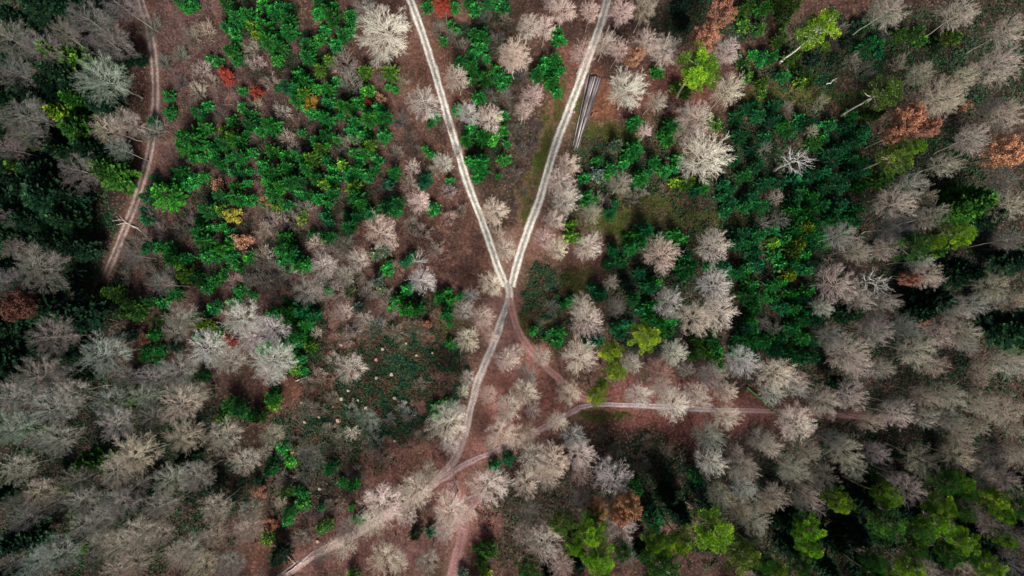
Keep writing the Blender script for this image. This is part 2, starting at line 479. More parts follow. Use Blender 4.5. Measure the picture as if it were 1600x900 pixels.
def bare_tree_proto(seed, h=20.0, Rr=5.0, low=0.44, n1=30, n2=9, n3=6, n4=5, thick=0.66, leafy=0, zc=0.73, rz=0.25):
    """trunk, limbs to every side of a round crown, branches and twigs that point away from its middle"""
    rng = np.random.default_rng(seed)
    P0, R0 = trunk_mesh(h, 0.28 * thick, rng, 0.86)
    tm = tubes(P0, R0, 8, 0.5)
    C = np.array([0, 0, zc * h])
    ax = np.array([Rr, Rr, rz * h])
    # limb tips spread over the crown's outline, a lobed one
    k = np.arange(n1) + .5
    ct = 1 - 1.52 * k / n1                       # from the top down to a little below the middle
    st = np.sqrt(np.clip(1 - ct * ct, 0, 1))
    az = np.arange(n1) * GA + rng.uniform(-.3, .3, n1)
    u = np.stack([np.cos(az) * st, np.sin(az) * st, ct], 1)
    lob = 0.64 * rng.uniform(0.84, 1.1, n1)[:, None]
    tip = C + u * ax * lob
    t = np.clip(low + (0.84 - low) * np.clip((ct + .55) / 1.5, 0, 1) * .9 + rng.uniform(-.02, .02, n1), low, .85)
    i = np.clip(t / 0.86 * 8, 0, 7.999); ii = i.astype(int); f = (i - ii)[:, None]
    p = P0[0][ii] * (1 - f) + P0[0][np.minimum(ii + 1, 8)] * f
    K = 5
    tt = np.linspace(0, 1, K + 1)[None, :, None]
    bow = np.array([0, 0, -1.0]) * (np.linalg.norm(tip - p, axis=1) * .10)[:, None]
    P1 = p[:, None] * (1 - tt) + tip[:, None] * tt + bow[:, None] * (4 * tt * (1 - tt))
    P1[:, 1:] += np.cumsum(rng.normal(size=(n1, K, 3)) * .09 * Rr / 5, axis=1)
    R1 = (0.075 * thick * rng.uniform(.7, 1.15, n1))[:, None] * np.linspace(1, .42, K + 1)[None]
    P2, R2 = sub(P1, R1, n2, (28, 62), 0.42, 4, rng, 0.05, 0.35, 0.58, C, .3)
    P3, R3 = sub(P2, R2, n3, (25, 60), 0.60, 3, rng, 0.05, 0.42, 0.64, C)
    levels = [P1, P2, P3]
    if n4:
        P4, R4 = sub(P3, R3, n4, (18, 55), 0.62, 1, rng, 0.03, 0.4, 0.75, C)
        R4 = np.maximum(R4, 0.011 * thick)
        levels.append(P4)
    # fit to the wanted outline
    end = levels[-1].reshape(-1, 3) - C
    rad = np.quantile(np.hypot(end[:, 0], end[:, 1]), .94)
    g = np.array([Rr / rad, Rr / rad, min(1.0, rz * h / np.quantile(end[:, 2], .985))])
    wgt = lambda P: P * 0 + 1
    for P in levels:
        P -= C; P *= g; P += C
    P1[:, 0] = p
    parts = [tubes(P1, R1, 4, 0.5), tubes(P2, R2, 3, rng.uniform(.2, .8, len(P2))), tubes(P3, np.maximum(R3, .012 * thick), 3, rng.uniform(0, 1, len(P3)))]
    if n4:
        parts.append(tubes(P4, R4, 3, rng.uniform(0, 1, len(P4))))
    cr = join(parts)
    me_t = make_mesh('trunk', tm[0], tm[1], M_TRUNK, tm[2], smooth=True)
    me_c = make_mesh('crown', cr[0], cr[1], M_TWIG, cr[2])
    res = [('trunk', me_t), ('crown', me_c)]
    if leafy:
        ends = P3[:, 1:].reshape(-1, 3)
        pick = rng.integers(0, len(ends), leafy)
        pos = ends[pick] + rng.normal(size=(leafy, 3)) * 0.22
        dirs = unit(rng.normal(size=(leafy, 3)) + 0.6 * unit(pos - C) + np.array([0, 0, -.2]))
        cl = fbm(pos[:, 0] * 0.9 + seed, pos[:, 1] * 0.9 + pos[:, 2] * 0.7, seed, 2)
        tn = np.clip(0.5 + (cl - 0.5) * 1.2 + rng.normal(size=leafy) * 0.18, 0, 1)
        lv = leaves(pos, dirs, rng.uniform(.26, .48, leafy), rng.uniform(.10, .17, leafy), tn, rng)
        res.append(('foliage', make_mesh('foliage', lv[0], lv[1], M_LEAF, lv[2])))
    return res


def shrub_proto(seed, h=3.0, Rr=1.6, n1=11, n2=7, n3=6, leafy=0):
    rng = np.random.default_rng(seed)
    az = np.arange(n1) * GA + rng.uniform(-.5, .5, n1)
    el = np.radians(rng.uniform(32, 80, n1))
    d = np.stack([np.cos(az) * np.cos(el), np.sin(az) * np.cos(el), np.sin(el)], 1)
    p = np.stack([np.cos(az) * .06, np.sin(az) * .06, np.zeros(n1) - .1], 1)
    ln = np.minimum(Rr / np.cos(el), h) * rng.uniform(.7, 1.05, n1)
    P1, R1 = poly(p, d, ln, np.full(n1, .04), 4, rng, 0.15, 0.2)
    P2, R2 = sub(P1, R1, n2, (25, 60), 0.5, 3, rng, 0.15, 0.3, 0.65, np.zeros(3))
    P3, R3 = sub(P2, R2, n3, (25, 60), 0.6, 2, rng, 0.12, 0.35, 0.7, np.zeros(3))
    cr = join([tubes(P2, R2, 3, rng.uniform(.2, .8, len(P2))), tubes(P3, np.maximum(R3, .008), 3, rng.uniform(0, 1, len(P3)))])
    st = tubes(P1, R1, 4, 0.5)
    res = [('stem', make_mesh('stem', st[0], st[1], M_TRUNK, st[2])), ('crown', make_mesh('crown', cr[0], cr[1], M_TWIG, cr[2]))]
    if leafy:
        ends = P3[:, 1:].reshape(-1, 3)
        pick = rng.integers(0, len(ends), leafy)
        pos = ends[pick] + rng.normal(size=(leafy, 3)) * 0.1
        tn = rng.uniform(0, 1, leafy)
        lv = leaves(pos, rng.normal(size=(leafy, 3)) + unit(pos), rng.uniform(.16, .3, leafy), rng.uniform(.06, .11, leafy), tn, rng)
        res.append(('foliage', make_mesh('foliage', lv[0], lv[1], M_LEAF, lv[2])))
    return res


def conifer_proto(seed, h=5.0, Rr=1.75, whorls=10, per=7, dens=15, z0=0.10, sl=0.42, sw=0.085, power=0.75, droop=0.0, tops=1):
    """layered conifer: whorls of branches set with needle sprays"""
    rng = np.random.default_rng(seed)
    P0, R0 = trunk_mesh(h, 0.012 * h + 0.03, rng, 0.97, 0.03 * h / 5)
    tm = tubes(P0, R0, 6, 0.5)
    bp, bd, bl = [], [], []
    for w in range(whorls):
        q = w / (whorls - 1)
        z = h * (z0 + (0.95 - z0) * q)
        rad = Rr * ((1 - q) ** power * 0.95 + 0.07)
        if q < 0.18:
            rad *= 0.85 + q
        n = max(4, int(per * (0.55 + 0.6 * (1 - q)) + rng.integers(0, 2)))
        a0 = rng.uniform(0, 6.28)
        for j in range(n):
            a = a0 + j * 2 * math.pi / n + rng.uniform(-.25, .25)
            el = math.radians(8 + 38 * q - droop * (1 - q)) + rng.uniform(-.12, .12)
            bp.append((0, 0, z + rng.uniform(-.04, .04) * h)); bd.append((math.cos(a) * math.cos(el), math.sin(a) * math.cos(el), math.sin(el)))
            bl.append(rad * rng.uniform(0.66, 1.14))
    bp, bd, bl = np.array(bp), np.array(bd), np.array(bl)
    Pb, Rb = poly(bp, bd, bl, 0.012 + 0.012 * bl, 4, rng, 0.30, 0.08)
    br = tubes(Pb, Rb, 3, 0.3)
    pos, dr, tn, ll = [], [], [], []
    for b in range(len(Pb)):
        m = max(5, int(dens * bl[b] / Rr * 2 * (1.2)))
        t = rng.uniform(0.15, 1.0, m) ** 0.75
        f = t * 4; i = np.minimum(f.astype(int), 3); f = (f - i)[:, None]
        p = Pb[b, i] * (1 - f) + Pb[b, i + 1] * f
        d = unit(Pb[b, i + 1] - Pb[b, i])
        side = unit(np.cross(d, np.array([0, 0, 1.0]))) * rng.choice([-1, 1], m)[:, None]
        a = np.radians(rng.uniform(15, 65, m))[:, None] * np.where(t > .93, .3, 1)[:, None]
        dd = np.cos(a) * d + np.sin(a) * side + np.array([0, 0, 1.0]) * rng.uniform(-.1, .5, m)[:, None]
        pos.append(p); dr.append(dd)
        bt = rng.uniform(-.16, .16)
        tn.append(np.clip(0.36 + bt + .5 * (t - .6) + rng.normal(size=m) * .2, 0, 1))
        ll.append(sl * (1.15 - 0.4 * t) * rng.uniform(.7, 1.3, m))
    if tops:
        m = 26
        p = np.zeros((m, 3)); p[:, 2] = h * rng.uniform(.86, 1.0, m)
        pos.append(p); az = rng.uniform(0, 6.28, m); dr.append(np.stack([np.cos(az), np.sin(az), rng.uniform(.5, 1.6, m)], 1))
        tn.append(rng.uniform(.5, 1, m)); ll.append(sl * rng.uniform(.6, 1.0, m))
    pos, dr, tn, ll = np.concatenate(pos), np.concatenate(dr), np.concatenate(tn), np.concatenate(ll)
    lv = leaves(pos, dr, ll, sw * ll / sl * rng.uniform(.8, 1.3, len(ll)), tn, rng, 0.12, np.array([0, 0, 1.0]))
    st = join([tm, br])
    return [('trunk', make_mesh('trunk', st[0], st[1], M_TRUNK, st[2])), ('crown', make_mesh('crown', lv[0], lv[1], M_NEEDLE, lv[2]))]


def pine_proto(seed, h=21.0, Rr=3.7, clumps=42, per=240):
    """tall bare stem, limbs near the top, needle clumps at the limb ends"""
    rng = np.random.default_rng(seed)
    P0, R0 = trunk_mesh(h, 0.26, rng, 0.92, 0.28)
    tm = tubes(P0, R0, 8, 0.5)
    k = np.arange(clumps)
    q = (k + .5) / clumps
    az = k * GA + rng.uniform(-.3, .3, clumps)
    zz = h * (0.66 + 0.33 * q ** 0.8) + rng.normal(size=clumps) * 0.25
    prof = np.sqrt(np.clip(1 - ((q - 0.28) / 0.78) ** 2, 0.03, 1))
    rr = Rr * prof * rng.uniform(.45, 1.05, clumps) * np.where(k % 3 == 0, .55, 1)
    C = np.stack([np.cos(az) * rr, np.sin(az) * rr, zz], 1)
    zb = np.minimum(zz - 0.35 * rr - 0.3, 0.9 * h)
    i = np.clip(zb / (0.92 * h) * 8, 0, 7.999); ii = i.astype(int); f = (i - ii)[:, None]
    A = P0[0][ii] * (1 - f) + P0[0][ii + 1] * f
    B = (A + C) / 2 + np.array([0, 0, -.15]) + rng.normal(size=(clumps, 3)) * .12
    Pl = np.stack([A, B, C], 1)
    lb = tubes(Pl, np.linspace(1, .35, 3)[None] * (0.05 + 0.02 * rr)[:, None], 4, 0.5)
    cs = rng.uniform(.5, 1.05, clumps)
    n = clumps * per
    ci = np.repeat(k, per)
    v = unit(rng.normal(size=(n, 3)) + np.array([0, 0, .35]))
    off = v * (rng.uniform(.15, 1, n) ** .6)[:, None] * cs[ci][:, None] * np.array([1, 1, .62])
    pos = C[ci] + off
    dr = v + np.array([0, 0, .45])
    base = rng.normal(size=clumps) * .17
    tn = np.clip(0.5 + base[ci] + rng.normal(size=n) * .17, 0, 1)
    lv = leaves(pos, dr, rng.uniform(.2, .38, n), rng.uniform(.04, .075, n), tn, rng, .15)
    cr = join([lb])
    return [('trunk', make_mesh('trunk', tm[0], tm[1], M_TRUNK, tm[2], smooth=True)), ('limb', make_mesh('limb', cr[0], cr[1], M_TRUNK, cr[2])),
            ('crown', make_mesh('crown', lv[0], lv[1], M_PINE, lv[2]))]


PROTO = {
    'bare_tree': ([bare_tree_proto(100 + i, low=0.42 + 0.02 * (i % 4), n1=26 + 2 * (i % 4), zc=.72 + .01 * (i % 3)) for i in range(6)], 20.0, 5.0),
    'sapling': ([bare_tree_proto(140 + i, 9.0, 2.6, 0.3, 20, 7, 5, 4, 0.6, 0, .6, .38) for i in range(4)], 9.0, 2.6),
    'dead_tree': ([bare_tree_proto(160 + i, 18.0, 4.4, 0.34, 13, 7, 4, 0, 1.7, 0, .62, .36) for i in range(2)], 18.0, 4.4),
    'autumn_tree': ([bare_tree_proto(180 + i, 19.0, 4.0, 0.40, 24, 7, 4, 0, 0.9, 7500, .70, .28) for i in range(3)], 19.0, 4.0),
    'bare_shrub': ([shrub_proto(200 + i, n1=14, n2=8, n3=6) for i in range(5)], 3.0, 1.7),
    'leafy_shrub': ([shrub_proto(220 + i, 2.6, 1.4, 12, 7, 5, 1500) for i in range(3)], 2.6, 1.5),
    'young_conifer': ([conifer_proto(300 + i, 5.0, 1.75, 9 + i % 3, 8 + i % 2, 52 + i % 3, power=0.66 + 0.07 * (i % 4), sl=.23, sw=.048) for i in range(8)], 5.0, 1.6),
    'small_conifer': ([conifer_proto(320 + i, 5.0, 1.75, 7, 7, 6, power=0.55, sl=.52, sw=.135) for i in range(5)], 5.0, 1.6),
    'spruce_tree': ([conifer_proto(340 + i, 16.0, 3.6, 17, 10, 22, 0.25, 0.95, 0.21, 0.62, 10.0) for i in range(4)], 16.0, 3.4),
    'pine_tree': ([pine_proto(380 + i) for i in range(5)], 21.0, 4.0),
}

# ------------------------------------------------------------------ where each plant stands: x, y, radius in photo pixels of its crown, and a colour letter
COLOURS = {
    'bare': {'c': ((.63, .56, .47), 'cream'), 'p': ((.56, .46, .395), 'pinkish beige'), 'w': ((.50, .485, .44), 'whitish'), 'g': ((.27, .255, .225), 'ash grey'),
             's': ((.22, .25, .21), 'lichen grey'), 't': ((.365, .33, .26), 'tan'), 'd': ((.155, .145, .13), 'dark grey'), 'r': ((.42, .24, .19), 'reddish'),
             'b': ((.38, .335, .275), 'brownish'), 'e': ((.42, .37, .31), 'beige')},  # these two and the greys also carry painted darkening of the frame edges
    'green': {'g': ((.011, .165, .028), 'bright green'), 'y': ((.06, .20, .016), 'yellow tipped'), 't': ((.006, .115, .036), 'blue green'), 'd': ((.009, .042, .02), 'dark green'),
              's': ((.075, .15, .095), 'grey green'), 'Y': ((.27, .43, .032), 'lemon yellow'), 'l': ((.13, .30, .016), 'lime green'), 'G': ((.028, .12, .016), 'mid green'),
              'o': ((.08, .17, .02), 'olive'), 'm': ((.055, .16, .02), 'moss green')},
    'leaf': {'r': ((.43, .215, .14), 'rust'), 'R': ((.33, .06, .035), 'red'), 'o': ((.53, .29, .165), 'orange'), 'k': ((.14, .06, .04), 'dull brown'), 'y': ((.42, .26, .03), 'golden'),
             'Y': ((.42, .40, .05), 'yellow'), 's': ((.5, .27, .17), 'salmon')},
}

BARE = """
20,63,35d 60,67,30d 137,37,38d 163,67,32t 157,120,42s 20,113,28d 37,180,38g 38,207,25g 197,183,24w 163,197,26p 180,233,20s 123,270,33t 13,230,20d 93,53,22d 187,5,30d
600,48,42c 570,12,20g 660,158,26w 712,120,20p 690,253,16w 645,262,14p 737,173,18w 762,185,20c
822,40,20p 803,90,26p 850,40,16p 880,15,22p 860,5,12p 925,15,16p 910,83,20p 947,63,18p 972,14,22p 1008,12,22t 968,75,16p 1013,70,20p 1045,75,22c 983,140,30c 1023,155,16t 830,150,18p 815,170,15p 1140,77,24p 1140,145,26p 1087,185,28p 1010,205,12p 1105,243,40c 1193,230,12d 887,257,18p 875,285,22p 970,290,18t 795,85,20p
1385,15,30p 1500,25,28t 1583,45,28p 1563,100,32p 1517,115,22p 1470,140,34t 1495,155,20t 1577,180,28p 1527,220,28c 1477,257,22t 1270,203,12t 1423,292,25g 1567,277,22d 1553,160,16d 1440,115,20t
60,420,42g 7,440,25d 8,345,15d 80,527,36g 163,557,38s 197,400,16d 50,592,38g 100,590,20g 190,590,20g 288,500,24g 250,447,20d 270,515,20g 320,548,32w 353,562,28p 272,575,30g 390,525,26w 233,590,22g 20,390,18d 370,495,30w
773,330,22c 778,363,10c 787,387,20p 657,313,18c 657,440,22w 773,443,24c 737,463,14w 723,487,16w 753,497,18p 727,533,20c 763,527,15p 790,563,20c 727,593,15c 420,513,24w 423,563,32w 420,587,20w 543,577,24p 532,487,15p 533,433,18g 480,453,22g 560,403,18p 593,363,24p 613,383,10p 507,415,20w 567,497,14t 495,520,10t 493,380,14p
883,310,22c 867,343,18p 850,373,18p 868,387,18c 917,385,22c 925,337,16t 1030,397,28p 1033,423,13g 1110,383,25c 1120,447,26w 1047,470,23w 1087,500,28p 1127,487,28c 907,478,20c 917,503,27c 903,557,27c 847,557,20p 805,545,15p 820,587,18s 987,563,18w 1053,553,22w 1073,577,14w 1030,580,20r 1163,570,24w 1110,587,22g 953,443,13p 963,480,16d 1193,507,12d 1193,350,12d
1403,313,32t 1450,307,15t 1577,320,28t 1460,343,24p 1400,357,26g 1317,373,26g 1343,393,22t 1387,383,22p 1437,410,16w 1450,430,22c 1307,447,34c 1347,467,24c 1393,467,18t 1283,482,16w 1367,500,22d 1370,517,26g 1417,513,22s 1557,440,28t 1580,380,20d 1520,480,24g 1550,467,18g 1583,470,20t 1493,490,20t 1467,530,25p 1433,547,28t 1513,517,26t 1513,537,18g 1327,547,34c 1343,570,24c 1377,577,20t 1303,530,24g 1213,583,26c 1247,593,16c 1573,563,28t 1540,580,18t 1460,570,20t 1533,593,14t 1210,513,12d 1217,343,14d 1213,307,12t 1483,470,22d
30,613,35g 80,630,35g 110,617,25g 27,663,30s 90,693,30g 63,683,20g 170,627,28s 227,617,25s 177,663,30g 230,650,22d 283,633,35t 300,620,20t 283,683,30t 343,690,30c 383,723,24c 300,747,28g 213,713,35t 177,740,28t 260,753,28g 207,757,22d 27,737,25t 60,767,26t 77,787,20d 117,753,24d 127,787,28g 150,807,26g 127,820,20g 187,790,28g 250,797,25g 333,793,25t 383,820,24t 213,837,30t 247,840,20p 187,853,26t 290,860,28t 313,887,24t 360,887,24s 273,870,22p 90,867,30s 60,883,30s 33,813,25d 20,787,18d 150,873,18d 153,850,22g 180,890,22t 213,890,20t 20,877,20d 333,840,20t 393,800,18p
570,660,20s 547,675,12c 423,680,18t 413,707,14t 480,713,18d 690,673,32c 710,647,18w 703,700,18c 763,617,15c 723,613,14c 790,633,22c 783,680,22c 767,693,14c 763,760,32c 647,773,26c 667,743,22t 607,793,32c 587,820,20c 630,807,15c 707,800,28c 727,810,16c 693,830,18c 600,877,28c 547,827,22g 533,853,22c 500,867,16g 620,880,16c 667,883,20t 710,760,14s 437,787,12t
820,613,22c 830,643,14c 867,663,20c 890,617,26p 805,680,20p 827,677,16p 1000,620,22w 1033,603,18c 1052,637,26c 1090,613,20c 1097,630,15c 1133,613,18c 1137,650,20c 833,713,28c 867,720,28p 897,687,20w 910,717,24c 903,747,16p 827,760,22p 860,747,22p 963,747,30w 907,777,16g 830,803,20d 820,827,16p 850,850,30p 880,880,20p 970,827,26w 973,870,20s 1110,687,26s 1113,723,24w 1163,727,26t 1163,760,22w 1120,770,22t 1150,790,22t 1180,817,26t 1193,687,22g 1197,787,18t 1167,893,14t 1150,703,12t
1210,613,18w 1243,607,18w 1283,633,28t 1333,617,26c 1250,663,32c 1207,697,18c 1237,730,26t 1263,707,20t 1327,703,28c 1310,683,18s 1340,733,20t 1373,710,20g 1290,747,24t 1260,777,22p 1217,783,24t 1280,797,14g 1363,660,20t 1403,653,26c 1397,633,18g 1447,657,20t 1450,617,22t 1483,620,24p 1490,653,20p 1497,680,20t 1533,633,24t 1570,637,28t 1533,663,16p 1443,717,28t 1497,717,28t 1530,743,22p 1567,747,20p 1553,707,22d 1590,713,18p 1423,767,28p 1520,800,18d 1553,823,22p 1590,840,22d 1583,883,24d 1590,673,18t 1500,883,16t 1453,890,16t 1390,740,14g
"""
DEAD = "1243,250,24w 653,405,16w 1367,440,24w"
BUSH = """
237,45,12s 283,88,9s 258,100,8s 240,205,15s 540,100,14t 548,130,14t 549,225,12t 685,45,10s 395,75,10t 203,385,13d 862,480,9s 517,672,9t 630,638,8w 478,637,10t 587,693,12s 553,517,8p
413,400,13p 430,420,12s 410,440,13t 440,455,12d 505,445,12g 525,455,11p 555,430,12t 575,455,11g 610,480,12t 540,530,11p 590,510,11s 620,520,10t 460,345,11t 480,325,10t 435,350,12p 540,385,12s 520,395,11t 455,425,10p 600,460,9t 640,350,10t 660,365,9p 700,340,9p 680,390,9t 620,420,9r 415,360,11t 400,420,10d 390,440,10t 370,440,10p
325,50,11p 300,60,10t 315,110,10p 285,130,9d 310,145,10p 330,130,9t 400,100,10p 425,130,9p 440,175,10p 400,165,9t 345,180,10d 280,250,9d 420,340,10t 240,300,9d 225,330,10g 250,360,11g 225,375,10g 280,360,10d 300,350,9d 215,410,11d 235,425,11d 265,430,10d 195,435,10d 330,420,9d
560,185,9t 630,190,10d 640,215,9d 650,235,9d 620,240,9t 605,300,9t 640,290,10p 670,270,9t 700,300,8p 720,330,8t 450,215,9p 460,235,8p 530,120,8p 600,125,9d 590,95,9t 630,130,8t
460,690,10d 445,750,10t 480,740,10d 500,720,9s 520,700,9d 490,800,10d 520,790,9t 540,770,9d 560,740,9d 470,840,9t 500,640,8t 520,620,8t 550,640,8w 480,600,9t 500,585,9p 520,560,9p 655,600,8t 640,650,7w 610,655,7g 660,680,8t 640,700,8r 600,715,8t
930,310,9t 945,320,8p 985,310,8t 1000,300,7p 1060,215,9p 1040,170,10t 1070,175,9t 1220,60,8t 1300,70,10d 1330,95,10t 1310,50,9p 1380,60,9d 1350,110,9d 1400,100,9p 1280,160,8t 1230,170,8g 960,590,8t 940,680,8d 1000,720,10d 1010,690,8d 960,700,8d 1040,700,8t
790,30,8t 780,60,8t 760,25,8d 730,70,8t 705,55,8g 720,75,8t 790,150,8g 765,150,8g 815,120,9g 700,200,7t 725,190,7t 715,240,6p 800,200,7d 815,235,7d 830,225,7d 805,270,7d 815,300,7d
"""
YOUNG = """
285,5,12 305,10,8 360,12,12 355,43,8 372,33,13 390,25,14 395,42,10y 370,65,8 367,83,13 342,97,8 380,95,6 265,151,9 268,178,10 241,191,9t 310,178,12 325,166,8 300,220,22 322,202,12 290,232,15 365,190,9 392,180,12 392,193,11 350,225,14 365,215,14y 375,222,14 378,245,13 345,255,12 316,247,8 320,277,8 305,282,10 285,268,12 280,283,10 265,290,14t 245,295,12t 295,290,10 365,268,8 380,270,7 390,268,6 372,292,12 335,240,8 380,143,7
412,10,10 428,18,9 413,45,16 420,65,16 430,25,10 453,32,14 452,50,14 440,75,12 433,95,9 500,5,12 512,18,12 520,30,14 498,22,10 547,25,9 507,48,8 482,75,14 482,90,13 500,62,9 537,57,12 545,52,9 527,75,9 515,95,10y 525,70,10 500,110,11y 470,118,11 453,137,15t 470,140,14 480,130,12 497,140,8 528,127,9 515,140,12 465,157,12 478,145,12y 572,113,12y 610,115,16m 608,137,6 575,142,10 535,165,12 548,170,12 560,162,11 513,160,9 512,185,14 500,180,9 556,192,13 550,205,10 580,185,16 600,185,14 590,170,10 568,212,11 600,213,11 578,228,12y 570,240,12 563,250,9 472,208,6 425,198,17 408,205,9 510,212,12 497,222,12 528,218,7 500,235,12y 490,250,14y 475,250,12 480,265,12 510,250,8 520,265,8 535,257,9y 425,238,12 448,245,10 412,258,9 430,270,16 450,262,12 455,285,14 438,290,12 420,285,10 495,278,12 520,280,10 470,285,12 558,268,14 545,275,10 575,275,10 552,292,14y 520,295,10y 590,250,9 617,270,12 608,288,10t 665,280,12t 660,290,8t 674,242,7 703,283,6
668,12,9 710,12,9 735,5,12 742,15,10 762,8,12 785,10,11 742,55,12 755,60,12 748,75,10 738,85,10 755,75,8 720,100,14 740,110,12 760,92,7 693,65,7 706,40,7 758,125,14 780,122,10 785,135,8 775,110,8 748,153,10 715,173,9 735,200,10 785,182,9 788,205,8 730,220,12 755,215,14 770,218,9 792,225,6 787,250,10 748,258,18 747,277,10 735,252,8 779,276,5 680,185,8
868,97,12 850,108,10 840,120,12 865,120,10 862,130,12 875,110,8 870,145,8 873,65,10 870,50,8 1027,113,10 1058,138,10G 1070,145,12G 990,193,14 1047,195,13 1043,220,12 1035,210,9 963,227,13s 988,237,18 933,253,9 955,263,10 933,273,11s 913,278,9 1000,280,15 1022,253,12 1037,267,11 1057,250,10 1073,287,14y 1097,293,12 1117,197,9m 1150,185,14t 1165,170,12t 1185,180,13t 1155,215,14t 1175,235,12t 1145,250,12t 1180,260,13t 1160,275,12t 1195,215,10t 1195,285,12t 1130,290,11t 1155,20,14G 1170,12,12G 1190,15,12 1160,40,10G 1185,45,10G 1190,90,10 1187,100,6 1160,100,10G 1165,120,10G 1188,130,12G 1067,37,12d 1060,18,11d
1205,90,13 1215,65,12G 1225,30,12G 1240,10,12G 1235,90,14G 1222,120,10 1252,118,12G 1250,130,10G 1270,95,12d 1265,130,12G 1215,8,14G 1340,40,9d 1355,35,10d 1320,65,12d 1350,75,12t 1370,70,10t 1400,55,12G 1420,55,12G 1435,65,10G 1460,75,10d 1470,65,12G 1490,60,10G 1210,165,12t 1205,190,12t 1222,195,13 1232,205,12 1250,185,10t 1260,195,12t 1295,195,10t 1270,225,14 1285,215,10t 1290,240,12t 1310,235,14t 1335,210,12t 1330,225,12t 1345,215,10t 1300,255,14t 1325,250,12t 1285,270,14t 1265,275,12t 1300,280,13t 1330,270,14t 1345,255,12t 1365,180,12G 1345,290,12 1285,295,12t 1310,293,12t 1350,265,10t 1215,285,12t 1480,295,12G 1375,285,14G 1330,180,9 1320,200,10t 1240,280,11t 1250,300,12t
233,310,12t 267,308,26 230,343,9t 240,385,12t 262,388,14 273,405,15 293,405,10 293,430,13y 313,437,13 337,438,11 323,450,9 313,362,14 323,378,13 347,387,14 323,400,10 340,402,9 363,402,10 327,330,14 347,327,10y 373,312,14 347,307,12 392,313,10 340,355,6 312,347,8 360,363,8 363,377,9 392,403,11 377,453,10 378,422,6 365,473,10 352,433,6 397,462,6 157,467,16G 183,457,16G 200,470,12G 217,483,18G 240,470,12 257,473,10 273,460,13 170,480,10d 213,493,10G 253,500,12G 200,523,14d 243,523,10 233,547,9 250,547,9 277,540,10d 310,497,14 323,507,14y 337,480,11 310,527,8 343,520,9 317,587,12
427,307,14 433,325,8y 450,322,9 483,307,12 497,310,10 520,303,12 513,318,7 557,308,16 563,320,12 607,323,16 620,317,14 617,330,10 580,333,11t 560,337,12t 543,353,14 475,333,6y 513,347,8t 490,367,8 518,370,10 503,368,6 677,327,10 447,373,14 447,387,15 457,400,16 467,413,14 478,413,10 440,395,10 515,455,7 607,420,11 590,438,12s 597,452,8s 547,457,12s 560,480,12s 600,390,14s 587,397,10s 643,402,9t 637,452,10 622,470,10 637,483,14 652,483,13 687,465,13 703,470,9 720,463,7 698,490,13 713,540,5
453,487,14 450,500,14 472,483,16t 493,493,12t 480,507,14 463,523,14 477,527,12 487,543,12G 427,490,9 443,540,12 470,563,9 463,577,9y 475,580,7 413,543,10 430,590,12
892,353,9y 892,370,10y 917,307,10 918,317,9 953,333,13t 833,517,7 852,530,4 892,470,9 870,463,4 1007,360,16t 993,367,12 1000,383,13 983,387,13 960,393,14t 967,407,13t 950,413,8t 1053,367,12 1062,375,11 1033,373,12t 1067,403,16t 1070,423,18 1077,413,12 1000,427,12t 1013,447,15t 1023,440,10 980,443,14d 990,467,14t 1013,480,13 1000,483,10t 927,450,9t 937,460,14t 1017,497,14 1033,503,14 1047,500,10 1040,517,12 873,520,10 870,533,9 963,513,10t 982,507,9t 970,523,8t 933,533,10t 1090,530,13G 1100,547,16G 1083,553,12G 1110,533,12 1120,547,9 1153,367,15t 1147,380,12t 1167,380,14t 1183,367,14t 1177,393,14t 1153,427,14t 1163,423,10 1120,413,12t 1107,417,9t 1133,420,10t 1183,413,14t 1170,447,14 1183,460,14 1163,463,12t 1177,480,13 1173,503,12 1160,513,13t 1177,517,10 1153,530,12t 1173,533,14 1190,533,13 1150,547,10t 1167,550,10t 1163,320,13t 1140,320,12t 1173,307,13t 1130,307,10t 1187,322,12t 1133,330,10t 1087,300,12t
1237,313,14t 1267,310,13 1237,330,14 1263,330,13 1280,320,13 1307,320,15t 1300,333,13t 1330,330,14t 1333,347,13t 1313,347,12t 1297,343,12 1247,343,13 1253,357,13y 1237,360,14 1267,350,12 1280,370,11 1260,370,13 1243,380,14y 1237,393,13y 1257,397,11 1270,383,10t 1220,413,11 1237,417,12 1257,420,11t 1273,410,13d 1230,430,13y 1207,380,10y 1207,447,12 1220,440,10 1233,457,12 1260,453,10 1247,467,12t 1220,480,13t 1237,483,12 1257,487,10t 1210,467,9 1270,500,13t 1250,500,14 1237,513,13 1220,527,12 1250,530,13 1210,547,13t 1230,553,14t 1250,557,14t 1267,557,12t 1270,487,10t 1203,530,8 1267,533,12t 1210,400,11 1205,360,11t 1225,375,11t
363,633,14 377,640,14 350,653,10G 395,650,12 363,777,12d 387,750,12d 340,760,16d 427,620,14 428,633,9y 407,650,14G 682,635,8 703,632,10 443,700,10 453,720,9 423,733,12t 517,730,13t 552,757,12 550,793,5 555,810,5 450,767,12G 467,767,8 473,787,10 453,797,12 450,813,8 477,773,6 513,820,9G 503,792,6t 420,840,11G 440,863,18d 773,727,9t 763,860,16G 753,880,12G 793,717,10t 553,897,10G 650,833,12d 673,830,8t 722,895,8s 760,897,8y 463,703,8s 1087,740,14t 1100,787,20d 1020,813,20t 997,767,8 1120,560,10G
"""
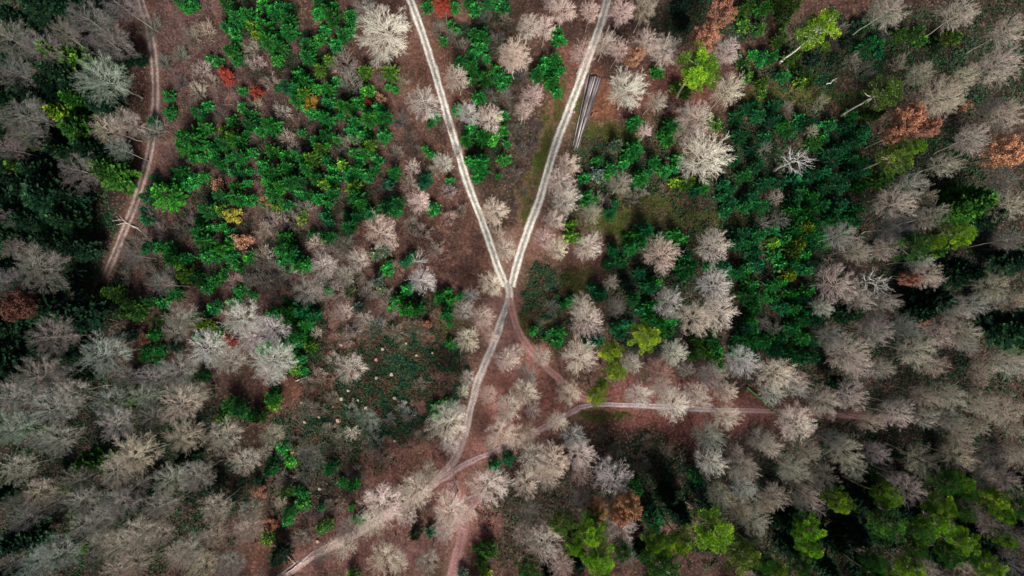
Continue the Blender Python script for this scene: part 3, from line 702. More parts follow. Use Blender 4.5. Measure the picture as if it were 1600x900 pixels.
SPRUCE = """
75,15,30d 107,88,25m 103,118,20d 213,90,10d 110,178,18l 130,162,17G 165,167,18d 70,221,15m 88,230,18d 137,208,24G 180,273,25G 73,270,22d 45,265,15m 37,285,15d 3,147,14d 7,200,18d 5,252,14d 85,297,28d 93,313,30d 20,310,22d 13,367,18d 50,383,12d 127,492,28d 23,510,25d 17,555,30d 110,345,22d 60,345,20d
150,717,18G 43,840,26d 120,853,14G 230,763,12d 297,713,14d 5,773,12d 10,897,12d 197,620,14m 57,663,14m 90,760,14o
1507,320,30G 1447,470,26d 1567,507,30d 1590,540,14G 1573,407,20d 1500,427,22d 1317,487,18d 1525,340,22d 1480,330,16G 1430,490,18d 1590,500,18G
1360,760,20G 1233,813,20d 1450,395,16G 1590,750,14d 1343,780,18d 1330,830,20d
1310,600,12d
40,40,22d 15,85,20d 100,10,20d 155,15,16d 125,140,18d 60,150,18d 90,140,16d 70,190,16d 150,235,18d 110,240,18d 25,240,18d 60,300,20d 120,310,16d 30,345,18d 90,375,20d 130,390,18d 20,420,18d 110,440,16d 60,480,20d 100,545,18d 45,575,16d 140,580,14d 10,600,16d 190,90,14d 175,140,12d
1370,830,16d 1300,840,18d 1410,790,16d 1450,860,16d 1350,890,18d 1230,850,16d 1290,885,16d 1520,830,16d 1580,820,16d 1480,730,14d 1540,860,14d 1590,890,14d 1180,880,14d 1060,800,16d 1040,770,14d 1430,780,14d 900,870,14d 860,890,12d 1000,860,14d
"""
PINE = """
1093,110,30l 1277,48,27l 1383,145,23o 1400,247,24o 1430,227,12l 1007,527,23Y 957,547,18Y 955,583,17Y 935,618,16Y 937,602,10l
877,817,16o 923,827,22l 897,850,12l 930,803,14G 1030,847,20l 1063,850,18l 1030,883,24G 1113,830,28l 1157,863,24o 937,873,22l 977,857,14G 1193,877,14G 823,893,16G
1497,370,20l 1453,383,14l 1427,385,22G
1310,783,20l 1380,780,18l 1387,817,28G 1263,830,20l 1267,860,18l 1250,887,16G 1210,887,16l 1467,787,18l 1473,750,20G 1500,753,14l 1503,770,14G 1497,803,14m 1463,820,20l 1440,830,18m 1497,847,22l 1477,863,20G 1433,857,16m 1417,883,20l 1363,877,16G 1550,780,18l 1567,803,14l 1567,840,12l 1550,883,18l 1513,863,14G 1593,793,14G 1345,925,20G 1365,905,18G
"""
RUST = "1127,20,19r 1103,57,19r 988,88,13s 1425,185,19r 1400,212,17r 1457,200,12s 1573,237,22o 27,480,22k 935,795,14o 980,787,18o 967,800,12o 940,893,12r 690,5,13R 1417,433,10r"
RBUSH = "352,120,12R 401,145,9R 342,290,8o 485,163,10y 595,155,6o 575,157,6R 415,313,6o 380,375,13s 365,338,11Y 448,453,8r 405,767,9r 425,820,8r 358,530,10R 227,530,7r 667,507,6r 1440,500,8r 1370,390,7r 1505,165,8o"


def items(s):
    res = []
    for tok in s.split():
        x, y, r = tok.split(',')
        c = r[-1] if r[-1].isalpha() else ''
        r = float(r.rstrip('abcdefghijklmnopqrstuvwxyzABCDEFGHIJKLMNOPQRSTUVWXYZ'))
        if r > 0:
            res.append((float(x), float(y), r, c))
    return res


# ------------------------------------------------------------------ things one can point at; other labels refer to them
OWN = {   # (photo x, y) -> its own label
    (600, 48): 'widest cream leafless tree, beside the western gravel road near the upper edge',
    (660, 158): 'whitish leafless tree with sprawling limbs leaning over the western gravel road',
    (157, 120): 'lichen grey leafless tree with long crown over the dark stand beside the forest track',
    (110, 178): 'lime tipped spruce, brightest of the dark stand west of the forest track',
    (267, 308): 'broad round young conifer alone at the edge of the forest track',
    (352, 120): 'red leaved bush alone on the purple brown clearing',
    (485, 163): 'golden bush among green young conifers',
    (365, 338): 'yellow bush above a salmon coloured bush in the conifer plantation',
    (380, 375): 'salmon coloured bush at the west side of the conifer plantation',
    (1093, 110): 'broad lime green pine between pinkish bare trees, right of the log stack',
    (1277, 48): 'lime pine whose long white trunk shows bare against the ground',
    (1383, 145): 'olive pine with short pale trunk showing beside the sandy path',
    (1425, 185): 'tall rust leaved tree below the olive pine',
    (1573, 237): 'orange leaved tree close to the right edge of the picture',
    (1243, 250): 'silvery dead tree with stiff limbs among blue green conifers',
    (1105, 243): 'large cream leafless tree like a starburst beside blue green conifers',
    (983, 140): 'cream leafless tree with clear radiating limbs just east of the log stack',
    (1007, 527): 'broad lemon yellow pine, topmost of four near the curving dirt track',
    (935, 618): 'lemon yellow pine standing at the start of the side road',
    (570, 660): 'small lichen grey leafless tree alone on the bramble ground',
    (657, 440): 'whitish leafless tree above the pair of round conifers on the brown clearing',
    (763, 760): 'palest cream leafless tree, below the muddy lower junction',
    (690, 673): 'cream leafless tree with spiky limbs beside the mud of the lower junction',
    (980, 787): 'larger orange leaved tree below the whitish bare tree at the lower middle',
    (935, 795): 'small narrow orange leaved tree left of a larger orange one',
    (892, 370): 'lower of two vivid green conifers by the eastern gravel road',
    (1497, 370): 'lime tipped pine alone among bare trees near the right edge',
    (1157, 863): 'olive pine with an orange side at the bottom edge',
    (1113, 830): 'broad lime pine at the lower border of the bare stand',
    (27, 480): 'dull brown leaved tree at the left edge of the picture',
    (80, 527): 'dark grey leafless tree whose pale trunk points at the clearing',
    (60, 420): 'wide dark grey leafless tree in the dark gap at the left edge',
    (1127, 20): 'upper of two rust leaved trees at the upper edge',
    (1103, 57): 'lower of two rust leaved trees above the broad lime pine',
    (370, 495): 'whitish wispy leafless tree at the south border of the conifer plantation',
    (150, 717): 'single green spruce inside the grey leafless stand',
    (43, 840): 'dark spruce filling a gap near the bottom left corner',
    (1387, 817): 'big round mid green pine beside the dark clearing at the lower right',
    (1310, 783): 'lime pine standing apart at the border of the bare stand, lower right',
    (1423, 767): 'brownish leafless tree enclosed by green pines at the lower right',
    (1367, 440): 'whitish dead tree with open forked limbs on the right side',
    (1450, 430): 'beige leafless tree with a fan shaped crown on the right side',
    (1087, 500): 'pinkish half of a paired crown between dark conifers',
    (1030, 397): 'pinkish leafless tree ringed by blue green conifers',
    (1110, 383): 'round cream leafless tree below the mossy glade',
    (343, 690): 'beige leafless tree with its trunk showing, at the east border of the grey stand',
    (1500, 25): 'tan leafless tree with long straight trunk showing near the top right corner',
    (690, 253): 'small whitish leafless tree left of the western gravel road',
    (552, 757): 'dark round young conifer alone on the brown ground above the lower left road',
    (652, 483): 'right half of the paired round conifers on the brown clearing',
    (690, 5): 'red leaved tree beside the western gravel road at the upper edge',
    (988, 88): 'salmon leaved small tree above the starry cream tree by the log stack',
    (457, 400): 'round bright conifer in the middle of a short diagonal clump',
    (610, 115): 'moss green young conifer just below the widest cream tree',
    (963, 747): 'whitish leafless tree above the larger orange tree at the lower middle',
    (507, 415): 'whitish clump of bare upright stems on the brown clearing',
    (917, 385): 'cream leafless tree right of the two vivid green conifers',
    (917, 503): 'cream leafless tree right of the bramble island, larger of two',
    (1403, 313): 'tan leafless tree with its pale trunk pointing at the blue green conifers',
    (607, 793): 'wide cream leafless tree hanging over the lower left road',
    (1250, 663): 'wide cream leafless tree just south of the side road',
    (1327, 547): 'wide beige leafless tree bordering the conifers on the right side',
    (213, 713): 'wide tan leafless tree in the middle of the grey stand',
    (163, 557): 'wide lichen grey leafless tree below the dark spruces, left side',
}
MARKS = [  # x, y, short phrase (at most six words)
    (600, 48, 'widest cream tree'), (660, 158, 'tree leaning over the western road'), (157, 120, 'lichen grey tree by the track'), (110, 178, 'lime tipped spruce'), (267, 308, 'broad conifer by the forest track'),
    (352, 120, 'lone red bush'), (485, 163, 'golden bush'), (365, 338, 'yellow bush'), (380, 375, 'salmon coloured bush'), (1093, 110, 'broad lime pine'), (1277, 48, 'pine with long white trunk'),
    (1383, 145, 'pine beside the sandy path'), (1425, 185, 'tall rust tree'), (1573, 237, 'orange tree at the right edge'), (1243, 250, 'silvery dead tree'), (1105, 243, 'starburst cream tree'), (983, 140, 'cream tree by the logs'),
    (1007, 527, 'broad lemon yellow pine'), (935, 618, 'pine at the side road'), (570, 660, 'tree alone on the brambles'), (657, 440, 'whitish tree on the clearing'), (763, 760, 'palest cream tree'), (690, 673, 'spiky tree by the mud'),
    (980, 787, 'larger orange tree'), (892, 370, 'two vivid green conifers'), (1497, 370, 'lone lime tipped pine'), (1157, 863, 'pine with an orange side'), (1113, 830, 'lime pine below the bare stand'), (27, 480, 'dull brown tree'),
    (80, 527, 'grey tree with pale trunk'), (60, 420, 'wide grey tree in the gap'), (1127, 20, 'upper rust tree'), (370, 495, 'white wispy tree'), (150, 717, 'spruce inside the grey stand'), (43, 840, 'spruce at the bottom left corner'),
    (1387, 817, 'big round green pine'), (1310, 783, 'lime pine standing apart'), (1423, 767, 'brownish tree enclosed by pines'), (1367, 440, 'forked white dead tree'), (1087, 500, 'paired cream crowns'), (1030, 397, 'tree ringed by conifers'),
    (1110, 383, 'cream tree below the glade'), (343, 690, 'beige tree with its trunk showing'), (1500, 25, 'straight trunked tan tree'), (690, 253, 'small white roadside tree'), (552, 757, 'lone dark conifer'), (652, 483, 'paired round conifers'),
    (690, 5, 'red tree at the upper edge'), (457, 400, 'short diagonal conifer clump'), (963, 747, 'whitish tree above the orange one'), (507, 415, 'clump of upright stems'), (917, 503, 'larger tree beside the bramble island'),
    (1403, 313, 'tan tree with sideways trunk'), (607, 793, 'wide tree over the lower road'), (1250, 663, 'wide tree below the side road'), (1327, 547, 'wide tree bordering the conifers'), (213, 713, 'wide tan tree'), (163, 557, 'wide lichen grey tree'),
    (917, 175, 'log stack'), (793, 440, 'road fork'), (200, 346, 'fallen birch'), (855, 460, 'bramble island'), (1010, 730, 'dark hollow'), (775, 90, 'gap between the gravel roads'), (1300, 885, 'leaning pale trunk below'), (715, 720, 'muddy lower junction'),
    (430, 45, 'top of the conifer plantation'), (560, 190, 'twin rusty bushes'), (1240, 400, 'middle of the eastern conifers'), (220, 480, 'conifer row on the left'), (460, 510, 'conifers beside the bare stand'), (450, 790, 'low conifers by the lower road'),
    (755, 215, 'conifers between the gravel roads'), (1575, 60, 'top right corner'), (1590, 560, 'right edge'), (1590, 880, 'bottom right corner'), (15, 15, 'top left corner'), (280, 880, 'red litter at the bottom edge'), (1480, 640, 'far end of the side road'), (1310, 250, 'conifers below the sandy path'),
]
SECT = ['right of', 'above right of', 'above', 'above left of', 'left of', 'below left of', 'below', 'below right of']
ORD = ['nearest', 'second', 'third', 'fourth', 'fifth', 'sixth', 'seventh', 'eighth', 'ninth', 'tenth', 'eleventh', 'twelfth', 'thirteenth', 'fourteenth', 'fifteenth']
PENDING = {}


def label_later(o, base, x, y):
    """o gets the label OWN gives it, else base + where it stands next to the nearest landmark, made unique by rank"""
    if (x, y) in OWN and 'seen' not in o:
        o['label'] = OWN[(x, y)]
        return
    d, mx, my, ph = min((math.hypot(x - a, y - b), a, b, p) for a, b, p in MARKS)
    s = int(round(math.degrees(math.atan2(my - y, x - mx)) / 45)) % 8
    where = ('at the ' if d < 6 else SECT[s] + ' the ') + ph
    PENDING.setdefault((base, where), []).append((d, o))


def finish_labels():
    for (base, where), lst in PENDING.items():
        lst.sort(key=lambda e: e[0])
        for i, (d, o) in enumerate(lst):
            if len(lst) == 1:
                o['label'] = f'{base} {where}'
            else:
                o['label'] = f'{base}, {ORD[min(i, 14)]} {where}'


COUNT = {}


def plant(kind, name, base_label, cat, group, x, y, R, h, colour, tcol, gx_=None, gy_=None, tilt=0.03, lab_xy=None):
    """one plant of its own: an Empty at the foot of the trunk with trunk and crown as children"""
    protos, hp, rp = PROTO[kind]
    i = COUNT.get(kind, 0)
    COUNT[kind] = i + 1
    root = bpy.data.objects.new(name, None)
    root.empty_display_size = 0.3
    COL.objects.link(root)
    root.location = (wx(gx_), wy(gy_), float(ground_z(gx_, gy_)) - 0.05)
    root.rotation_euler = (random.gauss(0, tilt), random.gauss(0, tilt), random.uniform(0, 6.283))
    q = R / rp
    root.scale = (q * random.uniform(.93, 1.07), q * random.uniform(.93, 1.07), h / hp)
    root['category'] = cat
    root['group'] = group
    label_later(root, base_label, *(lab_xy or (x, y)))
    for pn, me in protos[(i * 7 + i // 3) % len(protos)]:
        o = bpy.data.objects.new(pn, me)
        COL.objects.link(o)
        o.parent = root
        o.color = (*(colour if pn in ('crown', 'foliage') else tcol), 1)
        if pn == 'crown' and kind in ('autumn_tree', 'leafy_shrub'):
            o.color = (*tcol, 1)
    return root


def vary(c, a=0.12):
    k = 1 + random.uniform(-a, a)
    return tuple(min(.8, max(.003, v * k * (1 + random.uniform(-a, a) * .5))) for v in c)


def vary_hue(c):
    k, w = random.uniform(.7, 1.3), random.gauss(0, 1)
    return (c[0] * k * (1.0 + .5 * max(w, 0)), c[1] * k * (1 + .08 * w), c[2] * k * (1 - .12 * w if w < 3 else .6))


def foot(x, y, zc):
    """ground pixel under a crown seen at x, y whose centre hangs zc metres up"""
    f = 1 - zc / H
    return 800 + (x - 800) * f, 450 + (y - 450) * f, f


def size_word(r, a, b):
    return 'small' if r < a else ('medium' if r < b else 'wide')


for x, y, r, c in items(BARE):
    big = r >= 15
    h = min(20.5, 12.5 + 0.24 * r) if big else 4 + 0.35 * r
    fx, fy, f = foot(x, y, (0.74 if big else 0.6) * h)
    edge = math.hypot(x - 800, y - 450)
    R = r * S * f * (1.02 if edge < 450 else 0.91)
    if 690 < x < 910 and 440 < y < 770 and road_dist(np.array([fx]), np.array([fy]))[0] < 12:
        R *= .82
    if x < 420 or x > 1250:                       # old stands: browner bark, with the frame's edge darkening painted in
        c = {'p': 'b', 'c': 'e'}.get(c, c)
    if x < 215 and y < 600:                       # wood west of the track: dark bark, vignette painted in on top
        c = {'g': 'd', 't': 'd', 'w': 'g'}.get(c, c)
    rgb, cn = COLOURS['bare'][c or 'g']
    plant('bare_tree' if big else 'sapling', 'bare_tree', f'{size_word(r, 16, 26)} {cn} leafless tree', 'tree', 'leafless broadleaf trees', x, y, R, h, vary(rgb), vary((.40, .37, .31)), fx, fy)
for x, y, r, c in items(DEAD):
    h = 17
    fx, fy, f = foot(x, y, .65 * h)
    plant('dead_tree', 'dead_tree', 'whitish dead tree', 'tree', 'dead standing trees', x, y, r * S * f, h, vary((.45, .45, .41)), (.42, .41, .36), fx, fy)
for x, y, r, c in items(BUSH):
    h = 1.2 + r * 0.16
    fx, fy, f = foot(x, y, .5 * h)
    rgb, cn = COLOURS['bare'][c or 't']
    plant('bare_shrub', 'bare_shrub', f'{cn} leafless bush', 'bush', 'low leafless bushes', x, y, r * S * f * 1.45, h * 1.15, tuple(v * .72 for v in vary(rgb, .2)), (.16, .12, .10), fx, fy, .06)
young = sorted(items(YOUNG), key=lambda e: -e[2])
for x, y, r, c in young[:300]:
    h = 3.0 + r * 0.30
    fx, fy, f = foot(x, y, .35 * h)
    rgb, cn = COLOURS['green'][c or 'g']
    plant('young_conifer', 'young_conifer', f'{size_word(r, 11.5, 13.5)} {cn} young conifer', 'conifer', 'young conifers', x, y, r * S * f * 1.06, h, vary_hue(rgb), (.09, .06, .045), fx, fy, .04)
rest_of_conifers = young[300:]
for x, y, r, c in young:                          # still smaller ones that stand between them in the plantations
    if random.random() < (.15 if x < 345 and y < 210 else .35):
        a = random.uniform(0, 6.283)
        nx, ny, nr = x + math.cos(a) * (r + 5), y + math.sin(a) * (r + 5), random.uniform(5, 8.5)
        if all(math.hypot(nx - e[0], ny - e[1]) > (e[2] + nr) * .62 for e in young) and road_dist(np.array([nx]), np.array([ny]))[0] > 7:
            rest_of_conifers.append((nx, ny, nr, c))


def conifer_mass():
    """the smaller young conifers, past the first three hundred, as one mass"""
    rng = np.random.default_rng(5)
    out_ = {}
    for name in ('trunk', 'crown'):
        VV, QQ, TT, CC, o_ = [], [], [], [], 0
        for k, (x, y, r, c) in enumerate(rest_of_conifers):
            me = dict(PROTO['small_conifer'][0][k % 5])[name]
            v = np.empty(len(me.vertices) * 3, np.float32); me.vertices.foreach_get('co', v); v = v.reshape(-1, 3)
            q = np.empty(len(me.loops), np.int32); me.loops.foreach_get('vertex_index', q)
            t = np.empty(len(me.vertices), np.float32); me.attributes['tone'].data.foreach_get('value', t)
            if name == 'trunk':                   # the stem alone, its first tube
                v, q, t = v[:54], q[:192], t[:54]
            h = 1.5 + r * .22
            fx, fy, f = foot(x, y, .35 * h)
            a = k * 1.7; q_ = r * S * f * 1.2 / 1.6
            w = np.stack([(v[:, 0] * math.cos(a) - v[:, 1] * math.sin(a)) * q_ + wx(fx), (v[:, 0] * math.sin(a) + v[:, 1] * math.cos(a)) * q_ + wy(fy), v[:, 2] * h / 5 + float(ground_z(fx, fy)) - .05], 1)
            rgb = np.array(vary_hue(COLOURS['green'][c or 'g'][0])) if name == 'crown' else np.array((.09, .06, .045))
            VV.append(w); QQ.append(q.reshape(-1, 4) + o_); o_ += len(w)
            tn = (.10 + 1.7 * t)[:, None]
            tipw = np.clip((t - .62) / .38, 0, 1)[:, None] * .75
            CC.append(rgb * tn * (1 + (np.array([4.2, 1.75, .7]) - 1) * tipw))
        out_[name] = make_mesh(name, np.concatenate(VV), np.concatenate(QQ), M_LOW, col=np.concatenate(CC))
    o = bpy.data.objects.new('conifer_thicket', out_['crown'])
    COL.objects.link(o)
    o['kind'] = 'stuff'; o['label'] = 'smallest young conifers growing between the larger ones'
    t_ = bpy.data.objects.new('trunk', out_['trunk'])
    COL.objects.link(t_); t_.parent = o


conifer_mass()
for x, y, r, c in items(SPRUCE):
    h = 9 + r * 0.24
    fx, fy, f = foot(x, y, .45 * h)
    rgb, cn = COLOURS['green'][c or 'd']
    plant('spruce_tree', 'spruce_tree', f'{size_word(r, 15, 22)} {cn} spruce', 'conifer', 'tall spruces', x, y, r * S * f * 1.1, h, vary(rgb, .15), (.11, .08, .06), fx, fy, .02)
for x, y, r, c in items(PINE):
    h = min(22, 15 + r * 0.26)
    fx, fy, f = foot(x, y, .83 * h)
    rgb, cn = COLOURS['green'][c or 'l']
    pale = (x, y) in ((1277, 48), (1383, 145))
    plant('pine_tree', 'pine_tree', f'{size_word(r, 15, 22)} {cn} pine', 'conifer', 'tall pines', x, y, r * S * f * (1.18 if x > 1200 else (1.12 if 500 < y < 640 else 1.28)), h, vary(rgb, .2), (.8, .77, .70) if pale else vary((.34, .29, .22)), fx, fy, 0.0 if pale else .02)
for x, y, r, c in items(RUST):
    h = min(20, 11 + r * .4) + (4 if y > 700 else 0)
    fx, fy, f = foot(x, y, .68 * h)
    rgb, cn = COLOURS['leaf'][c]
    plant('autumn_tree', 'autumn_tree', f'{size_word(r, 13, 20)} {cn} leaved tree', 'tree', 'trees still holding autumn leaves', x, y, r * S * f, h, vary(rgb), (.24, .19, .15), fx, fy)
for x, y, r, c in items(RBUSH):
    h = 1.6 + r * .12
    fx, fy, f = foot(x, y, .5 * h)
    rgb, cn = COLOURS['leaf'][c]
    plant('leafy_shrub', 'autumn_bush', f'small {cn} leaved bush', 'bush', 'bushes in autumn leaf', x, y, r * S * f * 1.1, h, vary(rgb), (.2, .15, .11), fx, fy)

# ------------------------------------------------------------------ the log stack: every log a thing with two sawn ends
def simple_mat(name, c1, c2, scale, stretch=(1, 1, 1)):
    m, nt, out = new_mat(name)
    tc = node(nt, 'ShaderNodeTexCoord')
    mp = node(nt, 'ShaderNodeMapping'); mp.inputs['Scale'].default_value = stretch
    nz = node(nt, 'ShaderNodeTexNoise'); nz.inputs['Scale'].default_value = scale; nz.inputs['Detail'].default_value = 6
    nt.links.new(tc.outputs['Object'], mp.inputs[0]); nt.links.new(mp.outputs[0], nz.inputs['Vector'])
    r = node(nt, 'ShaderNodeMapRange'); r.inputs[1].default_value = .38; r.inputs[2].default_value = .62
    nt.links.new(nz.outputs[0], r.inputs[0])
    c = mixc(nt, (*c1, 1), (*c2, 1), r.outputs[0])
    b = node(nt, 'ShaderNodeBsdfPrincipled'); b.inputs['Roughness'].default_value = .85
    nt.links.new(c, b.inputs['Base Color']); nt.links.new(b.outputs[0], out.inputs[0])
    return m


BARKS = [simple_mat('log_bark_dark', (.025, .02, .022), (.09, .072, .075), 2.2, (1, 1, .18)), simple_mat('log_bark_grey', (.08, .07, .072), (.34, .305, .305), 2.0, (1, 1, .15)),
         simple_mat('log_bark_red', (.16, .06, .035), (.36, .17, .10), 2.2, (1, 1, .2)), simple_mat('log_bark_pale', (.16, .13, .13), (.62, .58, .56), 1.8, (1, 1, .15))]
CUT = simple_mat('sawn_wood', (.24, .16, .11), (.42, .33, .245), 4.0)
BARKN = ['dark', 'grey brown', 'reddish', 'pale peeled']


def log_meshes(L, r0, r1, mat, seed):
    rng = np.random.default_rng(seed)
    k = 14
    z = np.linspace(0, L, k)
    bx, by = np.cumsum(rng.normal(size=k)) * .02, np.cumsum(rng.normal(size=k)) * .02
    P = np.stack([bx - bx[0], by - by[0], z], 1)[None]
    R = (np.linspace(r0, r1, k) * (1 + rng.normal(size=k) * .03))[None]
    v, q, t = tubes(P, R, 12, .5)
    me = make_mesh('log', v, q, mat, t, smooth=True)
    ends = []
    for kk, zz in ((0, -.003), (-1, .003)):
        a = np.arange(12) * 2 * math.pi / 12
        ring = np.stack([P[0, kk, 0] + R[0, kk] * np.cos(a) * .99, P[0, kk, 1] + R[0, kk] * np.sin(a) * .99, np.full(12, P[0, kk, 2] + zz)], 1)
        inner = ring.copy(); inner[:, :2] = P[0, kk, :2] + (ring[:, :2] - P[0, kk, :2]) * .3
        vv = np.vstack([ring, inner])
        qq = [(i, (i + 1) % 12, 12 + (i + 1) % 12, 12 + i) for i in range(12)] + [(12, 13, 14, 15), (12, 15, 16, 17), (12, 17, 18, 19), (12, 19, 20, 21), (12, 21, 22, 23)]
        ends.append(make_mesh('cut_face', vv, np.array(qq), CUT))
    return me, ends


def lay_log(name, label, group, A, B, r0, r1, mat, seed, cat='log'):
    """log from point A (thick end) to point B"""
    A, B = Vector(A), Vector(B)
    me, ends = log_meshes((B - A).length, r0, r1, mat, seed)
    o = bpy.data.objects.new(name, me)
    COL.objects.link(o)
    o.location = A
    o.rotation_euler = (B - A).to_track_quat('Z', 'Y').to_euler()
    o['label'], o['category'], o['group'] = label, cat, group
    for e in ends:
        c = bpy.data.objects.new('cut_face', e)
        COL.objects.link(c); c.parent = o
    return o


lay = []                                   # top offset px, bottom offset px, layer, bark, start shift
for layer_, n_, barks_ in ((0, 11, (2, 1, 0, 1, 0, 0, 1, 0, 1, 0, 0)), (1, 9, (1, 0, 3, 0, 1, 0, 3, 0, 1)), (2, 6, (0, 1, 0, 3, 0, 1))):
    for q_ in range(n_):
        o_ = (q_ - (n_ - 1) / 2) * 2.35 + random.uniform(-.3, .3)
        lay.append((o_, o_ * .42, layer_, barks_[q_], random.uniform(0, 8)))
ROW = ['bottom', 'second', 'top']
seenlog = {}
for k, (a, b_, layer, bk, sh) in enumerate(lay):
    ux, uy = 0.966, 0.25             # across the stack, on the ground
    ax, ay = 928.5 + ux * a, 120 + uy * a + sh * .5
    bx_, by_ = 899 + ux * b_ * 1.0, 231 + uy * b_ + random.uniform(-5, 5)
    r0, r1 = random.uniform(.145, .18), random.uniform(.08, .105)
    z0, z1 = .20 + layer * .30, .13 + layer * .2
    pos = 'counted from the road side' 
    n = seenlog[layer] = seenlog.get(layer, 0) + 1
    lay_log('log', f'{BARKN[bk]} long log, {ORD[n - 1].replace("nearest", "first")} from the road in the {ROW[layer]} layer of the log stack', 'logs in the roadside stack',
            (wx(ax), wy(ay), z0), (wx(bx_), wy(by_), z1), r0, r1, BARKS[bk], 700 + k)
for k, (x, y, dx, dy) in enumerate(((925.5, 171, 2, 4), (929.5, 177, 4, -2), (926, 178, -1, 5))):
    lay_log('log_piece', ['short orange log offcut on the ground right of the stack, upper of three', 'short orange log offcut on the ground right of the stack, outermost', 'short orange log offcut on the ground right of the stack, lower of three'][k],
            'short offcuts beside the log stack', (wx(x), wy(y), .2), (wx(x + dx), wy(y + dy), .2), .2, .18, BARKS[2], 760 + k)

# fallen birch across the forest track, loose dead stems
M_BIRCH = simple_mat('birch_bark', (.30, .27, .24), (.62, .59, .54), 3.0, (1, 1, .3))


M_MOSS = simple_mat('mossy_bark', (.03, .09, .015), (.06, .20, .03), 3.0, (1, 1, .4))


def fallen(name, label, stems, group=None, mat=None):
    root = bpy.data.objects.new(name, None)
    COL.objects.link(root)
    x0, y0 = stems[0][0], stems[0][1]
    root.location = (wx(x0), wy(y0), 0)
    root['label'], root['category'] = label, 'fallen tree'
    if group: root['group'] = group
    for k, (xa, ya, xb, yb, ra, za, zb) in enumerate(stems):
        A = Vector((wx(xa), wy(ya), za)); B = Vector((wx(xb), wy(yb), zb))
        rng = np.random.default_rng(int(xa * 7 + ya))
        n = 8
        P = np.array([A.lerp(B, t) for t in np.linspace(0, 1, n)]) + np.vstack([np.zeros((1, 3)), rng.normal(size=(n - 1, 3)) * .06])
        R = ra * np.linspace(1, .35, n)
        v, q, t = tubes((P - np.array(root.location))[None], R[None], 7, .5)
        o = bpy.data.objects.new('stem' if k == 0 else 'branch', make_mesh('stem', v, q, mat or M_BIRCH, t, smooth=True))
        COL.objects.link(o); o.parent = root


fallen('fallen_tree', 'pale fallen birch lying across the forest track', [(222, 362, 183, 339, .09, .3, .5), (206, 353, 220, 357, .08, .5, .5), (195, 349, 184, 352, .09, .5, .7), (200, 350, 190, 338, .07, .5, .8), (192, 344, 178, 346, .06, .6, .7)])
fallen('fallen_tree', 'vivid green mossy trunk lying slantwise across the side road', [(1166, 604, 1214, 649, .22, .5, 3.0), (1190, 627, 1203, 626, .07, 1.6, 2.0)], None, M_MOSS)
fallen('fallen_tree', 'thin grey fallen stem lying beside the lower left road', [(560, 801, 571, 791, .1, .2, .3), (566, 796, 572, 797, .05, .25, .4)])
fallen('fallen_tree', 'short pale dead trunk lying among the conifers below the long white pine trunk', [(1290, 133, 1305, 124, .16, .3, .9), (1300, 127, 1304, 129, .06, .7, .9)])
fallen('fallen_tree', 'curved pale branch lying on the red litter east of the bare stand', [(462, 595, 480, 589, .12, .2, .3), (470, 592, 474, 598, .06, .25, .3), (480, 589, 490, 593, .09, .3, .3)])
fallen('fallen_tree', 'pair of grey fallen stems crossing the lower left road', [(448, 895, 483, 868, .16, .3, .6), (470, 880, 484, 873, .1, .4, .5), (462, 880, 452, 868, .07, .4, .7)])

# ------------------------------------------------------------------ sawn stumps
STUMP = [(598, 546, 4), (588, 562, 3.6), (651, 555, 3), (589, 590, 4), (612, 585, 4), (518, 562, 4), (533, 539, 3), (545, 610, 3.4), (534, 623, 4.2), (572, 637, 4), (617, 622, 4), (546, 637, 2.6), (560, 625, 2.6), (528, 657, 4.4), (499, 651, 3), (471, 629, 2.8), (477, 659, 3), (617, 688, 2.6), (500, 763, 3.4), (497, 845, 3.4), (676, 551, 2.4), (635, 536, 2.4), (650, 599, 2.2), (415, 40, 2.5), (897, 175, 2), (1245, 60, 2)]
for k, (x, y, r) in enumerate(STUMP):
    rng = np.random.default_rng(800 + k)
    n = 11
    a = np.arange(n) * 2 * math.pi / n
    rad = r * S * .62
    f = 1 + rng.normal(size=n) * .14
    rings = []
    for z, s in ((-.1, 1.5), (.12, 1.12), (.42, 1.0)):
        rings.append(np.stack([np.cos(a) * rad * s * f, np.sin(a) * rad * s * f, np.full(n, z)], 1))
    v = np.vstack(rings)
    q = np.array([(j * n + i, j * n + (i + 1) % n, (j + 1) * n + (i + 1) % n, (j + 1) * n + i) for j in range(2) for i in range(n)])
    o = bpy.data.objects.new('tree_stump', make_mesh('tree_stump', v, q, BARKS[2 if k % 2 else 1]))
    COL.objects.link(o)
    o.location = (wx(x), wy(y), float(ground_z(x, y)) + .05)
    o['category'], o['group'] = 'stump', 'sawn stumps on the cleared ground'
    label_later(o, 'pale sawn tree stump', x, y)
    top = rings[2].copy(); top[:, 2] += .012 + rng.uniform(0, .05, n)
    ctr = top.mean(0)
    inn = ctr + (top - ctr) * .35
    vv = np.vstack([top, inn, rings[2] * [.995, .995, 1]])
    qq = [(i, (i + 1) % n, n + (i + 1) % n, n + i) for i in range(n)] + [(n, n + j, n + j + 1, n + j + 2) for j in range(1, n - 2, 2)] + [(2 * n + i, 2 * n + (i + 1) % n, (i + 1) % n, i) for i in range(n)]
    c = bpy.data.objects.new('cut_face', make_mesh('cut_face', vv, np.array(qq), CUT))
    COL.objects.link(c); c.parent = o

